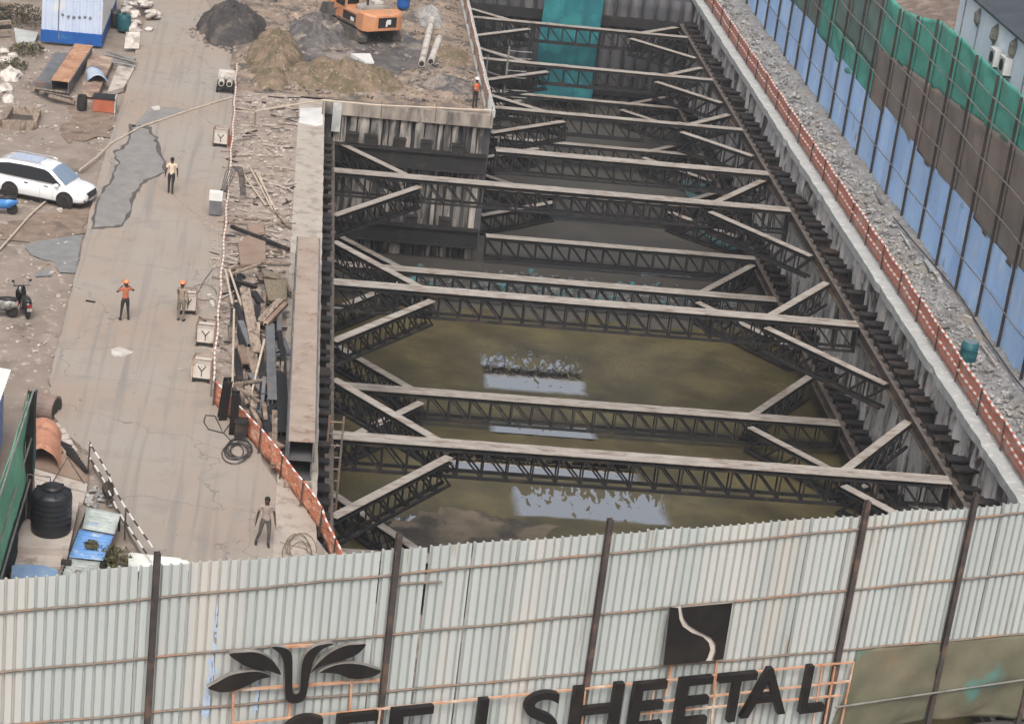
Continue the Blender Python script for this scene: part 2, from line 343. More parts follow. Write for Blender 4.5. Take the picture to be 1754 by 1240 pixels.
# raised platform beside the excavator
def plat_h(x, y):
    e = min(1, max(0, (y-120.9)/2.5))*min(1, max(0, (11.4-x)/1.5))
    return -0.02+e*(0.22*fbm(x, y, 0.45, 7)+0.11*fbm(x, y, 1.5, 4)+0.05*fbm(x, y, 4.5, 4)+0.10)
mb = MB(); mb.grid(-3.4, 11.55, 120.75, 190, 0.22, plat_h); struct(mb.build("earth_platform", churn, smooth=True))
mb = MB()
def mudkeep(x, y): return (x-4.2)**2/22+(y-132.5)**2/36+0.5*noise.noise(Vector((x*.5, y*.5, 2))) < 0.95
mb.grid(-1, 10.5, 124, 142, 0.22, lambda x, y: plat_h(x, y)+0.03, keep=mudkeep); struct(mb.build("mud_patch", mud, smooth=True))
# rubble verge between the road and the pit
def verge_h(x, y): return -0.02+0.09*fbm(x, y, 0.8, 2)+0.025*abs(fbm(x, y, 3.0, 5))
mb = MB(); mb.grid(-3.4, 0.8, 78, 120.75, 0.16, verge_h); struct(mb.build("rubble_verge", rub_dirt, smooth=True))
# strip between the pit and the tall fence
def strip_h(x, y):
    e = min(1, max(0, (x-29.5)/0.5))
    return -0.03+e*(0.17*fbm(x, y, 0.6, 9)+0.10*fbm(x, y, 2.4, 1)+0.05)+0.25*max(0, (x-31.3)/1.4)
mb = MB(); mb.grid(29.35, 33.4, YF, 175, 0.14, strip_h); struct(mb.build("rubble_strip", grey_rub, smooth=True))
# the haul road
rp = [(262,0),(240,60),(228,105),(205,190),(183,255),(160,340),(137,440),(108,560),(85,650),(82,700),(112,742),(150,775),(205,880),(262,985)]
rq = [(590,985),(480,840),(425,745),(362,650),(372,560),(384,400),(394,250),(400,105),(385,60),(352,0)]
left = [P(*q) for q in rp]; right = [P(*q) for q in rq]
poly = [Vector((-4.6,160,0))]+left+[Vector((-3.2,52,0)), Vector((2.1,52,0)), Vector((2.1,62.5,0))]+right+[Vector((-1.4,160,0))]
road = jag(poly, 8, 0.10, 0.0, 4); rb = MB(); rb.prism([v+Vector((0,0,0.03)) for v in road], Vector((0,0,-0.3)))
o = rb.build("haul_road", concrete); bm = bmesh.new(); bm.from_mesh(o.data); bmesh.ops.triangulate(bm, faces=bm.faces); bmesh.ops.recalc_face_normals(bm, faces=bm.faces); bm.to_mesh(o.data); bm.free(); struct(o)
def pxpoly(pts, z, n=6, amp=0.15, seed=1): return jag([P(x, y, z) for x, y in pts], n, amp, z, seed)
flat("slurry_rim", pxpoly([(221,212),(257,218),(273,244),(287,296),(243,316),(232,338),(211,389),(157,393),(165,338),(193,303),(201,280),(194,260),(218,246)], 0.033, 6, 0.22, 3), mat("wet_rim", S(98,92,87), S(84,79,75), 2, rough=.6))
flat("cement_slurry", pxpoly([(225,215),(255,222),(268,245),(282,295),(240,312),(228,335),(208,385),(160,390),(168,340),(196,305),(205,280),(198,262),(222,248)], 0.036, 6, 0.22, 3), slurry)
flat("cement_slurry", pxpoly([(256,186),(300,184),(322,189),(270,206),(225,218),(240,203)], 0.036, 6, 0.12, 8), slurry)
flat("puddle", pxpoly([(45,416),(142,402),(136,440),(130,466),(100,468),(95,450),(48,436)], -0.10, 6, 0.16, 5), puddlem)
flat("puddle", pxpoly([(60,466),(90,462),(88,472),(62,474)], -0.10, 5, 0.08, 6), puddlem)
flat("damp_soil", pxpoly([(5,385),(60,370),(150,350),(150,400),(40,416),(0,410)], -0.11, 8, 0.45, 7), damp)
flat("damp_soil", pxpoly([(120,170),(200,180),(190,235),(110,245)], -0.10, 8, 0.6, 9), damp)
flat("lime_spill", pxpoly([(186,598),(205,594),(228,602),(215,611),(196,610)], 0.038, 6, 0.12, 12), dirtywhite)
flat("lime_spill", pxpoly([(258,183),(272,181),(274,188),(262,189)], 0.041, 6, 0.08, 13), dirtywhite)
# pit bottom
WZ = -8.9
sheet("pit_floor", [(XL-.4,XR+.9,YF-1,YE+.6)], -10.4, silt)
wm = bpy.data.materials.new("pit_water"); wm.use_nodes = True; n = wm.node_tree.nodes; L = wm.node_tree.links; b = n["Principled BSDF"]
geo = n.new("ShaderNodeNewGeometry"); t1 = n.new("ShaderNodeTexNoise"); t1.inputs["Scale"].default_value = 0.35; t1.inputs["Detail"].default_value = 8; t1.inputs["Roughness"].default_value = 0.65
L.new(geo.outputs["Position"], t1.inputs["Vector"])
cr = n.new("ShaderNodeValToRGB"); L.new(t1.outputs["Fac"], cr.inputs[0])
cr.color_ramp.elements[0].position = 0.3; cr.color_ramp.elements[0].color = S(56,51,37, 1.0)
cr.color_ramp.elements[1].position = 0.7; cr.color_ramp.elements[1].color = S(97,90,60, 1.0)
e = cr.color_ramp.elements.new(0.5); e.color = S(77,71,49, 1.0)
L.new(cr.outputs[0], b.inputs["Base Color"]); b.inputs["Roughness"].default_value = 0.32; b.inputs["Specular IOR Level"].default_value = 0.3
t2 = n.new("ShaderNodeTexNoise"); t2.inputs["Scale"].default_value = 2.0; t2.inputs["Detail"].default_value = 5; L.new(geo.outputs["Position"], t2.inputs["Vector"])
bp = n.new("ShaderNodeBump"); bp.inputs["Strength"].default_value = 0.3; bp.inputs["Distance"].default_value = 0.05; L.new(t2.outputs["Fac"], bp.inputs["Height"]); L.new(bp.outputs[0], b.inputs["Normal"])

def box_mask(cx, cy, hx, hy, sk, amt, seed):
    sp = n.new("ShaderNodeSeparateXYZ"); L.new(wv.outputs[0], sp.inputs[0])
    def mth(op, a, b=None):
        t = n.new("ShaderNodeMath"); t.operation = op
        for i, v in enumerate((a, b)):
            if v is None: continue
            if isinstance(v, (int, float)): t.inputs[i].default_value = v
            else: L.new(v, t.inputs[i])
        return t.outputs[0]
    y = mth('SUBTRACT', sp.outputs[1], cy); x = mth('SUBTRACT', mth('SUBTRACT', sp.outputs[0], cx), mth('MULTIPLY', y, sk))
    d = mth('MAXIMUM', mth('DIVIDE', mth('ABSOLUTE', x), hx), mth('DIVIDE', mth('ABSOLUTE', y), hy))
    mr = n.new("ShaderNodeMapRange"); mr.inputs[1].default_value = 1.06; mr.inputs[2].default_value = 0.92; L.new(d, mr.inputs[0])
    # broken far side: ripple noise eats into the sky reflection masked onto the water
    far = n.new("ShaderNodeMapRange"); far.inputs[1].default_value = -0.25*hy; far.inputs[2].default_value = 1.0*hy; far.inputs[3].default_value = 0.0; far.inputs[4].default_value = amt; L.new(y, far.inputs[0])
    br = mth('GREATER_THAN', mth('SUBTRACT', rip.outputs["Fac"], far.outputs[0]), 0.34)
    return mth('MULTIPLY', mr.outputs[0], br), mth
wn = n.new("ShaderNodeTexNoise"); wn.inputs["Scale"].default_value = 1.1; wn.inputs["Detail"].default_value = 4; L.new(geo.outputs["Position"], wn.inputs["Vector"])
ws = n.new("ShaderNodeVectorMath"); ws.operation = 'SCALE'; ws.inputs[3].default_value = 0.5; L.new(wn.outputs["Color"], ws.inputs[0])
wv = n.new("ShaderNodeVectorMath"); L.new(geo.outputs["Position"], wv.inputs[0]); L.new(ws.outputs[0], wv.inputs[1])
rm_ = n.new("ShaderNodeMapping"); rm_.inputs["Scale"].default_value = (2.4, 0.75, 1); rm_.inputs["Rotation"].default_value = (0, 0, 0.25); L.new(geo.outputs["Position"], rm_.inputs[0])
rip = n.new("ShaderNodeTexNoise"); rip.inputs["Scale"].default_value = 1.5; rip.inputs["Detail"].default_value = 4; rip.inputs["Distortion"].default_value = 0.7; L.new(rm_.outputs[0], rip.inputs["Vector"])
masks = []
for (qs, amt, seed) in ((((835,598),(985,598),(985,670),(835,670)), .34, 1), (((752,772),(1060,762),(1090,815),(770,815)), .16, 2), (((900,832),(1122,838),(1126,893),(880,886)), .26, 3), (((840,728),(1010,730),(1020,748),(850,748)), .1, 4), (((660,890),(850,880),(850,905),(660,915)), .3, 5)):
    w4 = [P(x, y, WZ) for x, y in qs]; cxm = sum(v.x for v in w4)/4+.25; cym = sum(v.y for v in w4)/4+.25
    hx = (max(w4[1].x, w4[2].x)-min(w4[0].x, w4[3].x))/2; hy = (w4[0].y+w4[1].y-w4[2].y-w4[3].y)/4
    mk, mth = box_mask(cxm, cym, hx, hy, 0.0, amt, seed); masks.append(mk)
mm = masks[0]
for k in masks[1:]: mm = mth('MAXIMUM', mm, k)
gl = n.new("ShaderNodeBsdfGlossy"); gl.inputs["Color"].default_value = (1.0, .95, .85, 1); gl.inputs["Roughness"].default_value = 0.03  # mirror finish only inside the masks, placing the sky reflection by hand
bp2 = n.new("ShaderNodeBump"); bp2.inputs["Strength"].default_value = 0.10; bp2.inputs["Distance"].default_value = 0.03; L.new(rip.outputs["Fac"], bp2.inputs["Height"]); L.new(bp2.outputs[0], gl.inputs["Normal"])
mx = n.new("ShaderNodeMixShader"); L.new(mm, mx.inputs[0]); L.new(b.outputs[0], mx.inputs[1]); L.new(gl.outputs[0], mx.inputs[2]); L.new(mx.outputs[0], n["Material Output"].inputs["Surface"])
# floating scum and litter darken or lighten the green water
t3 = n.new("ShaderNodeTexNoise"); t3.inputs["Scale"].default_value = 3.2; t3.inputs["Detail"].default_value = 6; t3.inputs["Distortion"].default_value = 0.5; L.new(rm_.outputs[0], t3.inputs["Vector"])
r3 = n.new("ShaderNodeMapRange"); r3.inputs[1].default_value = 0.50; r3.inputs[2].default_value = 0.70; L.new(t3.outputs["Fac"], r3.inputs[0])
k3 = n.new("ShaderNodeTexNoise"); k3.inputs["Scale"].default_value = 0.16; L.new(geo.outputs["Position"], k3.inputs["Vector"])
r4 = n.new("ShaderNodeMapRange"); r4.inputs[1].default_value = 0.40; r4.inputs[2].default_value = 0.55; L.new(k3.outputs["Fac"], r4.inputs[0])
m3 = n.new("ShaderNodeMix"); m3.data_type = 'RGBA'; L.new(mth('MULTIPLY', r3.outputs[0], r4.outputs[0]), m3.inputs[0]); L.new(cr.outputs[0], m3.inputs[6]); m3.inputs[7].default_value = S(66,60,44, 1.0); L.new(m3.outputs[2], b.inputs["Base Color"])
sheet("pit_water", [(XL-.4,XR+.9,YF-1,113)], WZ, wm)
flat("shallow_mud", jag([P(x, y, WZ+.004) for x, y in ((650,905),(780,870),(850,885),(960,900),(900,960),(640,960))], 8, 0.7, WZ+.006, 5), mat("shallow_silt", S(116,104,88), S(84,78,62), 0.8, S(62,58,50), 0.5, (0.5,0.6), rough=0.5, bump=0.3, bscale=3))
# mud flat beyond the open water
def flat_h(x, y): return WZ+0.05+0.10*fbm(x, y, 0.35, 6)+min(0, (y-112.5-1.2*fbm(x, 0, 0.3, 3))*0.25)
mb = MB(); mb.grid(XL-.3, XR+.8, 108, YE+.5, 0.5, flat_h); struct(mb.build("mud_flat", silt, smooth=True))

# ------------------------------------------------------------------ pit walls (each wall a thing, its piles parts)
def pile_mesh(name, r, z0, z1, m, seed, amp=0.09):
    mb = MB(); n = 10; k = 14; secs = []
    for i in range(k+1):
        z = z0+(z1-z0)*i/k; sec = []
        for j in range(n):
            a = 2*math.pi*j/n; d = Vector((math.cos(a), math.sin(a), z*0.8+seed*3.1)); rr = r*(1+amp*2*noise.noise(d*1.6+Vector((seed,0,0))))
            if i == 0 or i == k: rr *= 0.96
            sec.append((rr*math.cos(a), rr*math.sin(a), z))
        secs.append(sec)
    mb.loft(secs); return mb.mesh(name, m, Vector(), True)
rw = thing("retaining_wall", "rough grey bored pile wall along the right side of the pit below the orange netting", "retaining wall", (29.52, 110, 0))
pm = [pile_mesh("pile", 0.5, -10.4, -0.12, pilecon, s, 0.19) for s in range(6)]
y = YF+.3; i = 0
while y < YE+1 and i < 98:
    inst(None, "pile", (0.03*math.sin(i*2.3), y-110, 0), rw, i*1.3, pm[(i*5+i//3) % 6]); y += 0.985; i += 1
mb = MB(); mb.box((29.54, 110, -5.3), (0.24, 98, 9.9)); mb.build("lagging_face", darkcon, rw)
mb = MB(); k = 190; secs = []
for i in range(k+1):
    y = YF+(YE+10-YF)*i/k; e = 0.10*noise.noise(Vector((y*1.1, 3, 0)))+0.06*noise.noise(Vector((y*4, 9, 0)))
    secs.append([(28.80+e, y, -0.42+0.5*e), (28.80+e, y, -0.02), (29.42, y, 0.0), (29.42, y, -0.35)])
mb.loft(secs); mb.build("coping", coping, rw)
lw = thing("retaining_wall", "shadowed pile wall under the tan capping beam on the left side of the pit", "retaining wall", (1.7, 91, 0))
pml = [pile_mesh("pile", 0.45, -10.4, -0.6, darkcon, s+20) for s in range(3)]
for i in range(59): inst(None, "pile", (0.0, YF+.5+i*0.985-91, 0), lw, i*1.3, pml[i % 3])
mb = MB(); k = 120; secs = []
for i in range(k+1):
    y = YF+(YS-.3-YF)*i/k; e = 0.05*noise.noise(Vector((y*1.3, 5, 0)))+0.03*noise.noise(Vector((y*5, 1, 0)))
    secs.append([(XL+e, y, -0.6), (XL+e, y, 0.03), (0.72, y, 0.05), (0.72, y, -0.6)])
mb.loft(secs); mb.build("capping_beam", capcon, lw)
pw = thing("retaining_wall", "stained concrete wall below the excavator platform facing the near pit", "retaining wall", (7, 120.9, 0))
pmp = [pile_mesh("pile", 0.42, -9.4, -0.75, pilelow, s+40, 0.06) for s in range(5)]
q = random.Random(8); x = 2.3; i = 0
while x < 11.5:
    w_ = q.choice([.3, .42, .55, .7, .38]); o_ = q.uniform(-.14, .1)
    mb = MB(); secs = []
    for k in range(16):
        z = -9.4+8.65*k/15; e = .05*noise.noise(Vector((x*3, z*1.2, 4))); f = .05*noise.noise(Vector((x*3, z*1.7, 9)))
        secs.append([(x+.02, 121.0, z), (x+.03+e, 120.62+o_+f, z), (x+w_*.5, 120.52+o_+e, z), (x+w_-.03+f, 120.62+o_-f, z), (x+w_-.02, 121.0, z)])
    mb.loft(secs); mb.build("sheet_pile", pilelow, pw); x += w_+q.choice([.02, .05, .16]); i += 1
for x, z in ((3.9,-2.0),(4.9,-2.05),(6.6,-2.1),(8.1,-2.1),(9.9,-2.15),(4.6,-6.6),(6.2,-6.6),(7.7,-6.6),(9.6,-6.6)):
    mb = MB(); mb.box((x, 120.22, z), (.62, .5, .5)); mb.box((x, 120.2, z+.27), (.7, .56, .05)); mb.build("stool", steel_blk, pw)
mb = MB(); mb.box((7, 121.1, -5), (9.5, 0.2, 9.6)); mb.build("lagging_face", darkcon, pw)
mb = MB(); mb.box((6.95, 120.75, -0.42), (9.6, 0.75, 0.74)); mb.build("capping_beam", mat("pale_capping", S(178,168,156), S(120,112,104), 1.5, S(80,76,74), 0.8, (0.5,0.62), bump=0.4, stretch=(1,1,0.25)), pw)
mb = MB(); mb.box((2.9, 120.3, -0.9), (0.5, 0.14, 1.7)); mb.build("ladder_plate", coping, pw)
sw = thing("retaining_wall", "side wall of the excavator platform turned away to the right", "retaining wall", (11.45, 139, 0))
mb = MB(); mb.box((11.5, 139.3, -5.2), (0.3, 36.4, 10.2)); mb.build("wall_panel", darkcon, sw)
mb = MB(); mb.box((11.6, 139.3, -0.16), (0.6, 36.4, 0.4)); mb.build("capping_beam", coping, sw)
ew = thing("retaining_wall", "far dark end wall of the pit behind the teal net", "retaining wall", (20, YE+.4, 0))
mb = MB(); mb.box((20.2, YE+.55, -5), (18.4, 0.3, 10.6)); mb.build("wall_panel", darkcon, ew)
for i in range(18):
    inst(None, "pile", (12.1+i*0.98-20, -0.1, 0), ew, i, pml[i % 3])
for z in (-2.4, -7.6):
    mb = MB(); mb.box((20.2, YE-.2, z), (16.4, 0.35, 0.7)); mb.build("wale_beam", steel_dk, ew)

# ------------------------------------------------------------------ walers with their stools
def waler(label, x, side, y0, y1, z):
    t = thing("waler", label, "waler", (x, (y0+y1)/2, z), "wale beams along the pit walls")
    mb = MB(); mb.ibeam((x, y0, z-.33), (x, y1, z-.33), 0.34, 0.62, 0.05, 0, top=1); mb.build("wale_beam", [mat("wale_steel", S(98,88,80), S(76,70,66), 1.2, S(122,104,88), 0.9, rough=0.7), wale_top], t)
    mb = MB(); c = side*0.50
    mb.box((c, 0, 0.06), (1.0, 0.42, 0.07)); mb.box((c, 0, -0.2), (0.9, 0.06, 0.5)); mb.box((c+side*.1, 0, -0.46), (0.8, 0.36, 0.05))
    me = mb.mesh("stool", steel_blk)
    mb = MB(); mb.box((c, 0, 0.36), (1.05, 0.5, 0.08)); mb.box((c, 0, 0.03), (0.95, 0.08, 0.62)); mb.box((c+side*.3, 0, 0.0), (0.08, 0.42, 0.6)); mb.box((c-side*.3, 0, 0.0), (0.06, 0.42, 0.6))
    me2 = mb.mesh("stool", steel_blk)
    y = y0+0.5; i = 0
    while y < y1-.3 and i < 96:
        o = inst(None, "stool", (0, y-(y0+y1)/2, 0.0), t, 0, me2 if noise.noise(Vector((y*.35, z, side))) > -0.12 else me)
        o.location.z += 0.06*math.sin(i*1.9); y += 1.02; i += 1
    return t
waler("upper wale beam with black stools along the right pit wall", 28.22, 1, YF, YE-.4, -2.05)
waler("lower wale beam with black stools along the right pit wall above the water", 28.22, 1, YF, YE-.4, -7.25)
waler("upper wale beam with black stools below the tan capping beam at left", 2.72, -1, YF, YS-1.1, -2.05)
waler("lower wale beam low on the left pit wall close to the water", 2.72, -1, YF, YS-1.1, -7.25)
for z, lb in ((-2.9, "broad dark wale beam high across the stained platform wall"), (-7.4, "broad dark wale beam low across the stained platform wall")):
    mb = MB(); mb.box((7.1, 120.15, z), (9.0, 0.3, 1.15)); mb.box((7.1, 119.92, z+.5), (9.0, 0.2, 0.08)); mb.box((7.1, 119.92, z-.5), (9.0, 0.2, 0.08)); o = mb.build("wale_beam", steel_dk); tag(o, lb, "wale beam", "wale beams along the pit walls")

# ------------------------------------------------------------------ strut frames
mp_cache = {}
def truss(root, a, b, name, wd, depth=1.38, single=False):
    a = Vector(a); b = Vector(b); d = b-a; Ln = d.length; rz = math.atan2(d.y, d.x)
    mb = MB(); lat = wd*0.40
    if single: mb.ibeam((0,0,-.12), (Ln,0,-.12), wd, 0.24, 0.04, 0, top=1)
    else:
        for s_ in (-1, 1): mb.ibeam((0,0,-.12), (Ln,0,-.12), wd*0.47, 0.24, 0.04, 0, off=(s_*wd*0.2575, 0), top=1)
        mb.box((0.04, 0, -depth/2), (0.08, wd*0.98, depth-.02)); mb.box((Ln-.04, 0, -depth/2), (0.08, wd*0.98, depth-.02))
        q_ = 6.0
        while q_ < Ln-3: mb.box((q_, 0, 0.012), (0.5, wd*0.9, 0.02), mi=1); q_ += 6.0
    for s_ in (-1, 1): mb.beam((0, s_*lat, -depth+.06), (Ln, s_*lat, -depth+.06), 0.12, 0.12, 0)
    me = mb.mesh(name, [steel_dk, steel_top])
    o = bpy.data.objects.new(name, me); COL.objects.link(o); o.parent = root; o.location = a-root.location; o.rotation_euler = (0, 0, rz)
    n_ = max(3, round(Ln/1.0)); p = Ln/n_
    key = (round(lat, 3), depth)
    if key not in mp_cache:
        q = MB()
        for s_ in (-1, 1): q.box((0, s_*lat, -depth/2-.06), (0.065, 0.05, depth-.3))
        q.box((0, 0, -depth+.06), (0.09, lat*1.8, 0.06)); mp_cache[key] = q.mesh("web_post", steel_dk)
    q = MB(); fl = name == "diagonal_truss"
    for s_ in (-1, 1): q.beam((0.06, s_*lat, -depth+.12) if fl else (0.06, s_*lat, -.25), (p-.06, s_*lat, -.25) if fl else (p-.06, s_*lat, -depth+.12), 0.05, 0.07)
    q.box((p/2, 0, -depth/2-.1), (0.03, lat*2, 0.03)); br = q.mesh("web_brace", steel_dk)
    for i in range(n_):
        if i: inst(None, "web_post", (i*p, 0, 0), o, 0, mp_cache[key])
        inst(None, "web_brace", (i*p, 0, 0), o, 0, br)
    return o
def strut_frame(y, z, x0, x1, label, diag, nodes=(7.5, 23.55), group="steel strut frames across the pit", splay=6.6, wd=0.78):
    t = thing("strut_frame", label, "strut frame", (x0, y, z), group)
    truss(t, (x0, y, z), (x1, y, z), "main_truss", wd)
    j = random.Random(int(y*10+z*100)); dz = z-0.36
    for nx, wx, sgn in ((nodes[0], x0+.05, 1), (nodes[1], x1-.05, -1)):
        for s_ in (1, -1):
            if (sgn, s_) in diag: 
                truss(t, (nx, y+s_*0.5, dz), (wx, y+s_*(splay+j.uniform(-.12,.12)), dz+j.uniform(-.05,.05)), "diagonal_truss", 0.40, 1.25, True)
    return t
ALL = {(1,1),(1,-1),(-1,1),(-1,-1)}
xl, xr = 2.85, 28.05
strut_frame(79.45, -2.0, xl, xr, "upper steel strut frame nearest the corrugated hoarding, widest in the picture", ALL)
strut_frame(96.75, -2.0, xl, xr, "upper steel strut frame spanning behind the olive water with two white reflections", ALL)
strut_frame(113.95, -2.0, xl, xr, "upper steel strut frame passing close in front of the stained platform wall", ALL)
xf = XP+.4
strut_frame(120.5, -2.0, xf, xr, "upper steel strut without diagonals starting at the corner of the platform", set())
strut_frame(129.4, -2.0, xf, xr, "upper strut frame with fanned ends beyond the platform corner", ALL, (16.9, 24.2), splay=4.4, wd=0.5)
strut_frame(140.95, -2.0, xf, xr, "upper strut frame with fanned ends crossing the middle of the teal net", ALL, (16.9, 24.2), splay=4.4, wd=0.5)
strut_frame(152.35, -2.0, xf, xr, "farthest upper strut frame with fanned ends crossing the top of the teal net", ALL, (16.6, 23.9), splay=4.4, wd=0.5)
strut_frame(79.45, -7.2, xl, xr, "lowest near strut frame mostly hidden behind the corrugated hoarding", ALL)
strut_frame(96.7, -7.2, xl, xr, "lower strut frame just above the olive water between the two nearest upper frames", ALL)
strut_frame(113.6, -7.2, xl, xr, "lower strut frame in front of the debris heap on the mud", ALL)
strut_frame(120.4, -7.2, xf, xr, "lower strut without diagonals behind the debris heap", set(), wd=0.6)
strut_frame(129.4, -7.2, xf, xr, "lower strut frame hidden low behind the platform corner strut", ALL, (16.9, 24.2), splay=4.4, wd=0.5)
strut_frame(140.7, -7.2, xf, xr, "lower strut frame with fanned ends in front of the person on the mud", ALL, (16.9, 24.0), splay=4.4, wd=0.5)
strut_frame(152.2, -7.2, xf, xr, "farthest lower strut frame at the foot of the teal net", ALL, (16.6, 23.9), splay=4.4, wd=0.5)
# props carrying the struts between levels
# teal net at the far end
mb = MB(); nx, nz = 40, 60
def tn(u, v): return Vector((17.75+4.25*u+0.10*math.sin(v*9)*v, 154.4+0.10*math.sin(u*17+v*2)+0.10*math.sin(u*6), 1.4-9.3*v-0.6*v*(1-u)*0.5))
vs = [tn(i/nx, j/nz) for j in range(nz+1) for i in range(nx+1)]
fs = [(j*(nx+1)+i, j*(nx+1)+i+1, (j+1)*(nx+1)+i+1, (j+1)*(nx+1)+i) for j in range(nz) for i in range(nx)]
mb.add(vs, fs); o = mb.build("hanging_net", netteal, smooth=True); sm = o.modifiers.new("solid", 'SOLIDIFY'); sm.thickness = 0.02
tag(o, "tall teal safety net hanging down the far end of the pit", "safety net")
# scaffold tower beside the platform
t = thing("scaffold_tower", "pale tube scaffold with landing rails standing beside the platform edge", "scaffold", P(862,170,-4))
b0 = P(862,172,-4)
mb = MB(); mb.tube([b0+Vector((0,0,-4.9)), b0+Vector((0,0,3.6))], 0.07); mb.build("pole", railw, t)
mb = MB(); mb.tube([b0+Vector((-1.2,1.2,-4.9)), b0+Vector((-1.2,1.2,2.6))], 0.05); mb.build("pole", railw, t)
for k in range(5):
    z = 3.3-1.3*k; mb = MB(); q = b0+Vector((0,0,z))
    mb.tube([q, q+Vector((1.5-.2*(k%2),.1,0)), q+Vector((1.5-.2*(k%2),.1,-0.45)), q+Vector((0,0,-0.45))], 0.035, 5); mb.tube([q+Vector((0,0,-.5)), q+Vector((-1.2,1.2,-.5))], 0.035, 5); mb.build("landing_rail", railw, t)
# ladder at the near left corner
t = thing("ladder", "tall rust coloured ladder at the left wall beside the nearest strut end", "ladder", P(556,890,-4.2))
a = Vector((2.62, 77.6, -8.6)); 
for dx in (0, 0.55):
    mb = MB(); mb.tube([a+Vector((dx,0,0)), a+Vector((dx,0.5,8.0))], 0.05); mb.build("rail", railm, t)
for k in range(16):
    mb = MB(); q = a+Vector((0,0.03+.03*k,0.4+.49*k)); mb.tube([q, q+Vector((.55,0,0))], 0.035, 5); mb.build("rung", railm, t)
# ================================================================== FRONT HOARDING
HA, HB = Vector((-6.16, 49.43, 0)), Vector((22.99, 58.26, 0))
HU = (HB-HA).normalized(); HN = Vector((HU.y, -HU.x, 0))           # HN points at the street side (towards the camera)
HO = HA.copy()
def hp(u, z, o=0.0): return HO+HU*u+HN*o+Vector((0, 0, z))
def hpx(px, py, o=0.0):
    p = PPL(px, py, HO+HN*o, HN); return (p-HO).dot(HU), p.z
hd = thing("hoarding_fence", "tall pale corrugated steel hoarding with rusty rails along the front of the site", "fence", hp(14, 0))
def ztop(u): return 7.0+0.0*u
def corr(mb, u0, u1, z0, z1a, z1b, o, pitch=0.262, dep=0.10, mi=0, skew=0.0):
    prof = []; u = u0
    while u < u1-1e-3:
        for du, dd in ((0, 0), (0.026, dep), (0.068, dep), (0.094, 0)):
            if u+du < u1: prof.append((u+du, dd))
        u += pitch
    prof.append((u1, 0)); k = len(mb.v)
    for uu, dd in prof:
        t = (uu-u0)/(u1-u0); zt = z1a+(z1b-z1a)*t
        mb.v.append(hp(uu+skew, z0, o-dd)); mb.v.append(hp(uu, zt, o-dd))
    for i in range(len(prof)-1):
        a = k+2*i; mb.f.append((a, a+2, a+3, a+1)); mb.m.append(mi)
rs = random.Random(5)
PW = 1.31
posts_px = [(268,942),(680,920),(1040,895),(1480,860),(1668,835)]
postu = [hpx(x, y+30, .14)[0] for x, y in posts_px]
net_u0 = hpx(1470, 1105)[0]
u = -7.0; i = 0
while u < 37:
    zt = ztop(u)+rs.uniform(-.05, .05)
    gap = rs.choice([0, 0, 0.015, 0.03]); 
    if abs(u-hpx(700,1000)[0]) < 0.7: gap = 0.10
    z0 = -0.75 if u+PW*0.6 < net_u0 else 2.0
    mb = MB(); o_ = rs.choice([0, 0.02, -0.015])
    corr(mb, u+gap, u+PW+0.0, z0, zt, zt+rs.uniform(-.02, .02), o_, skew=rs.uniform(-.02, .02)); ob = mb.build("corrugated_sheet", sheetm, hd)
    sm = ob.modifiers.new("solid", 'SOLIDIFY'); sm.thickness = 0.004
    u += PW; i += 1
for k, u in enumerate([postu[0]-9.5]+postu+[postu[-1]+3.4, postu[-1]+9]):
    h = 7.55 if k != 1 else 7.5
    mb = MB(); mb.ibeam(hp(u, -.8, .16), hp(u, h, .16), 0.16, 0.15, 0.03, up=HN); mb.build("post", postm, hd)
for (x0, y0), (x1, y1) in (((0,1050),(1754,878)), ((0,1151),(1754,981)), ((0,1243),(1754,1085))):
    a, b = hpx(x0, y0, .05), hpx(x1, y1, .05); sl = (b[1]-a[1])/(b[0]-a[0])
    us = -6.5; 
    mb = MB(); pts = [hp(uu, a[1]+sl*(uu-a[0])+0.015*math.sin(uu*1.7), .055) for uu in [us+1.0*k for k in range(43)]]
    mb.tube(pts, 0.035, 6); mb.build("rail", railm, hd)
a = hpx(680, 1000, .07); b = hpx(757, 996, .07)
mb = MB(); mb.tube([hp(*a, .07), hp(*b, .07)], 0.03); mb.build("rail", railm, hd)
# blue runs of paint
for bx, by, bw, bh in ((371,1052,4,22),(370,1078,6,26),(367,1110,8,22),(362,1140,11,26),(359,1168,13,24),(355,1196,14,24),(352,1222,12,20),(441,1180,6,18),(438,1205,8,20),(372,1150,5,12)):
    q = random.Random(bx*by); mb = MB()
    for k in range(7):
        x, y = bx+q.uniform(-bw, bw)*.4, by+q.uniform(-bh, bh)*.5; rx, ry = q.uniform(1.0, bw*.30), q.uniform(3, bh*.5)
        poly = [hp(*hpx(x+rx*math.cos(a_*.785)*q.uniform(.7,1.2), y+ry*math.sin(a_*.785)*q.uniform(.7,1.2), .012+.002*k), .012+.002*k) for a_ in range(8)]
        mb.prism(poly, HN*0.001)
    ob = mb.build("paint_run", blue_stain, hd)
    bm = bmesh.new(); bm.from_mesh(ob.data); bmesh.ops.recalc_face_normals(bm, faces=bm.faces); bm.to_mesh(ob.data); bm.free()
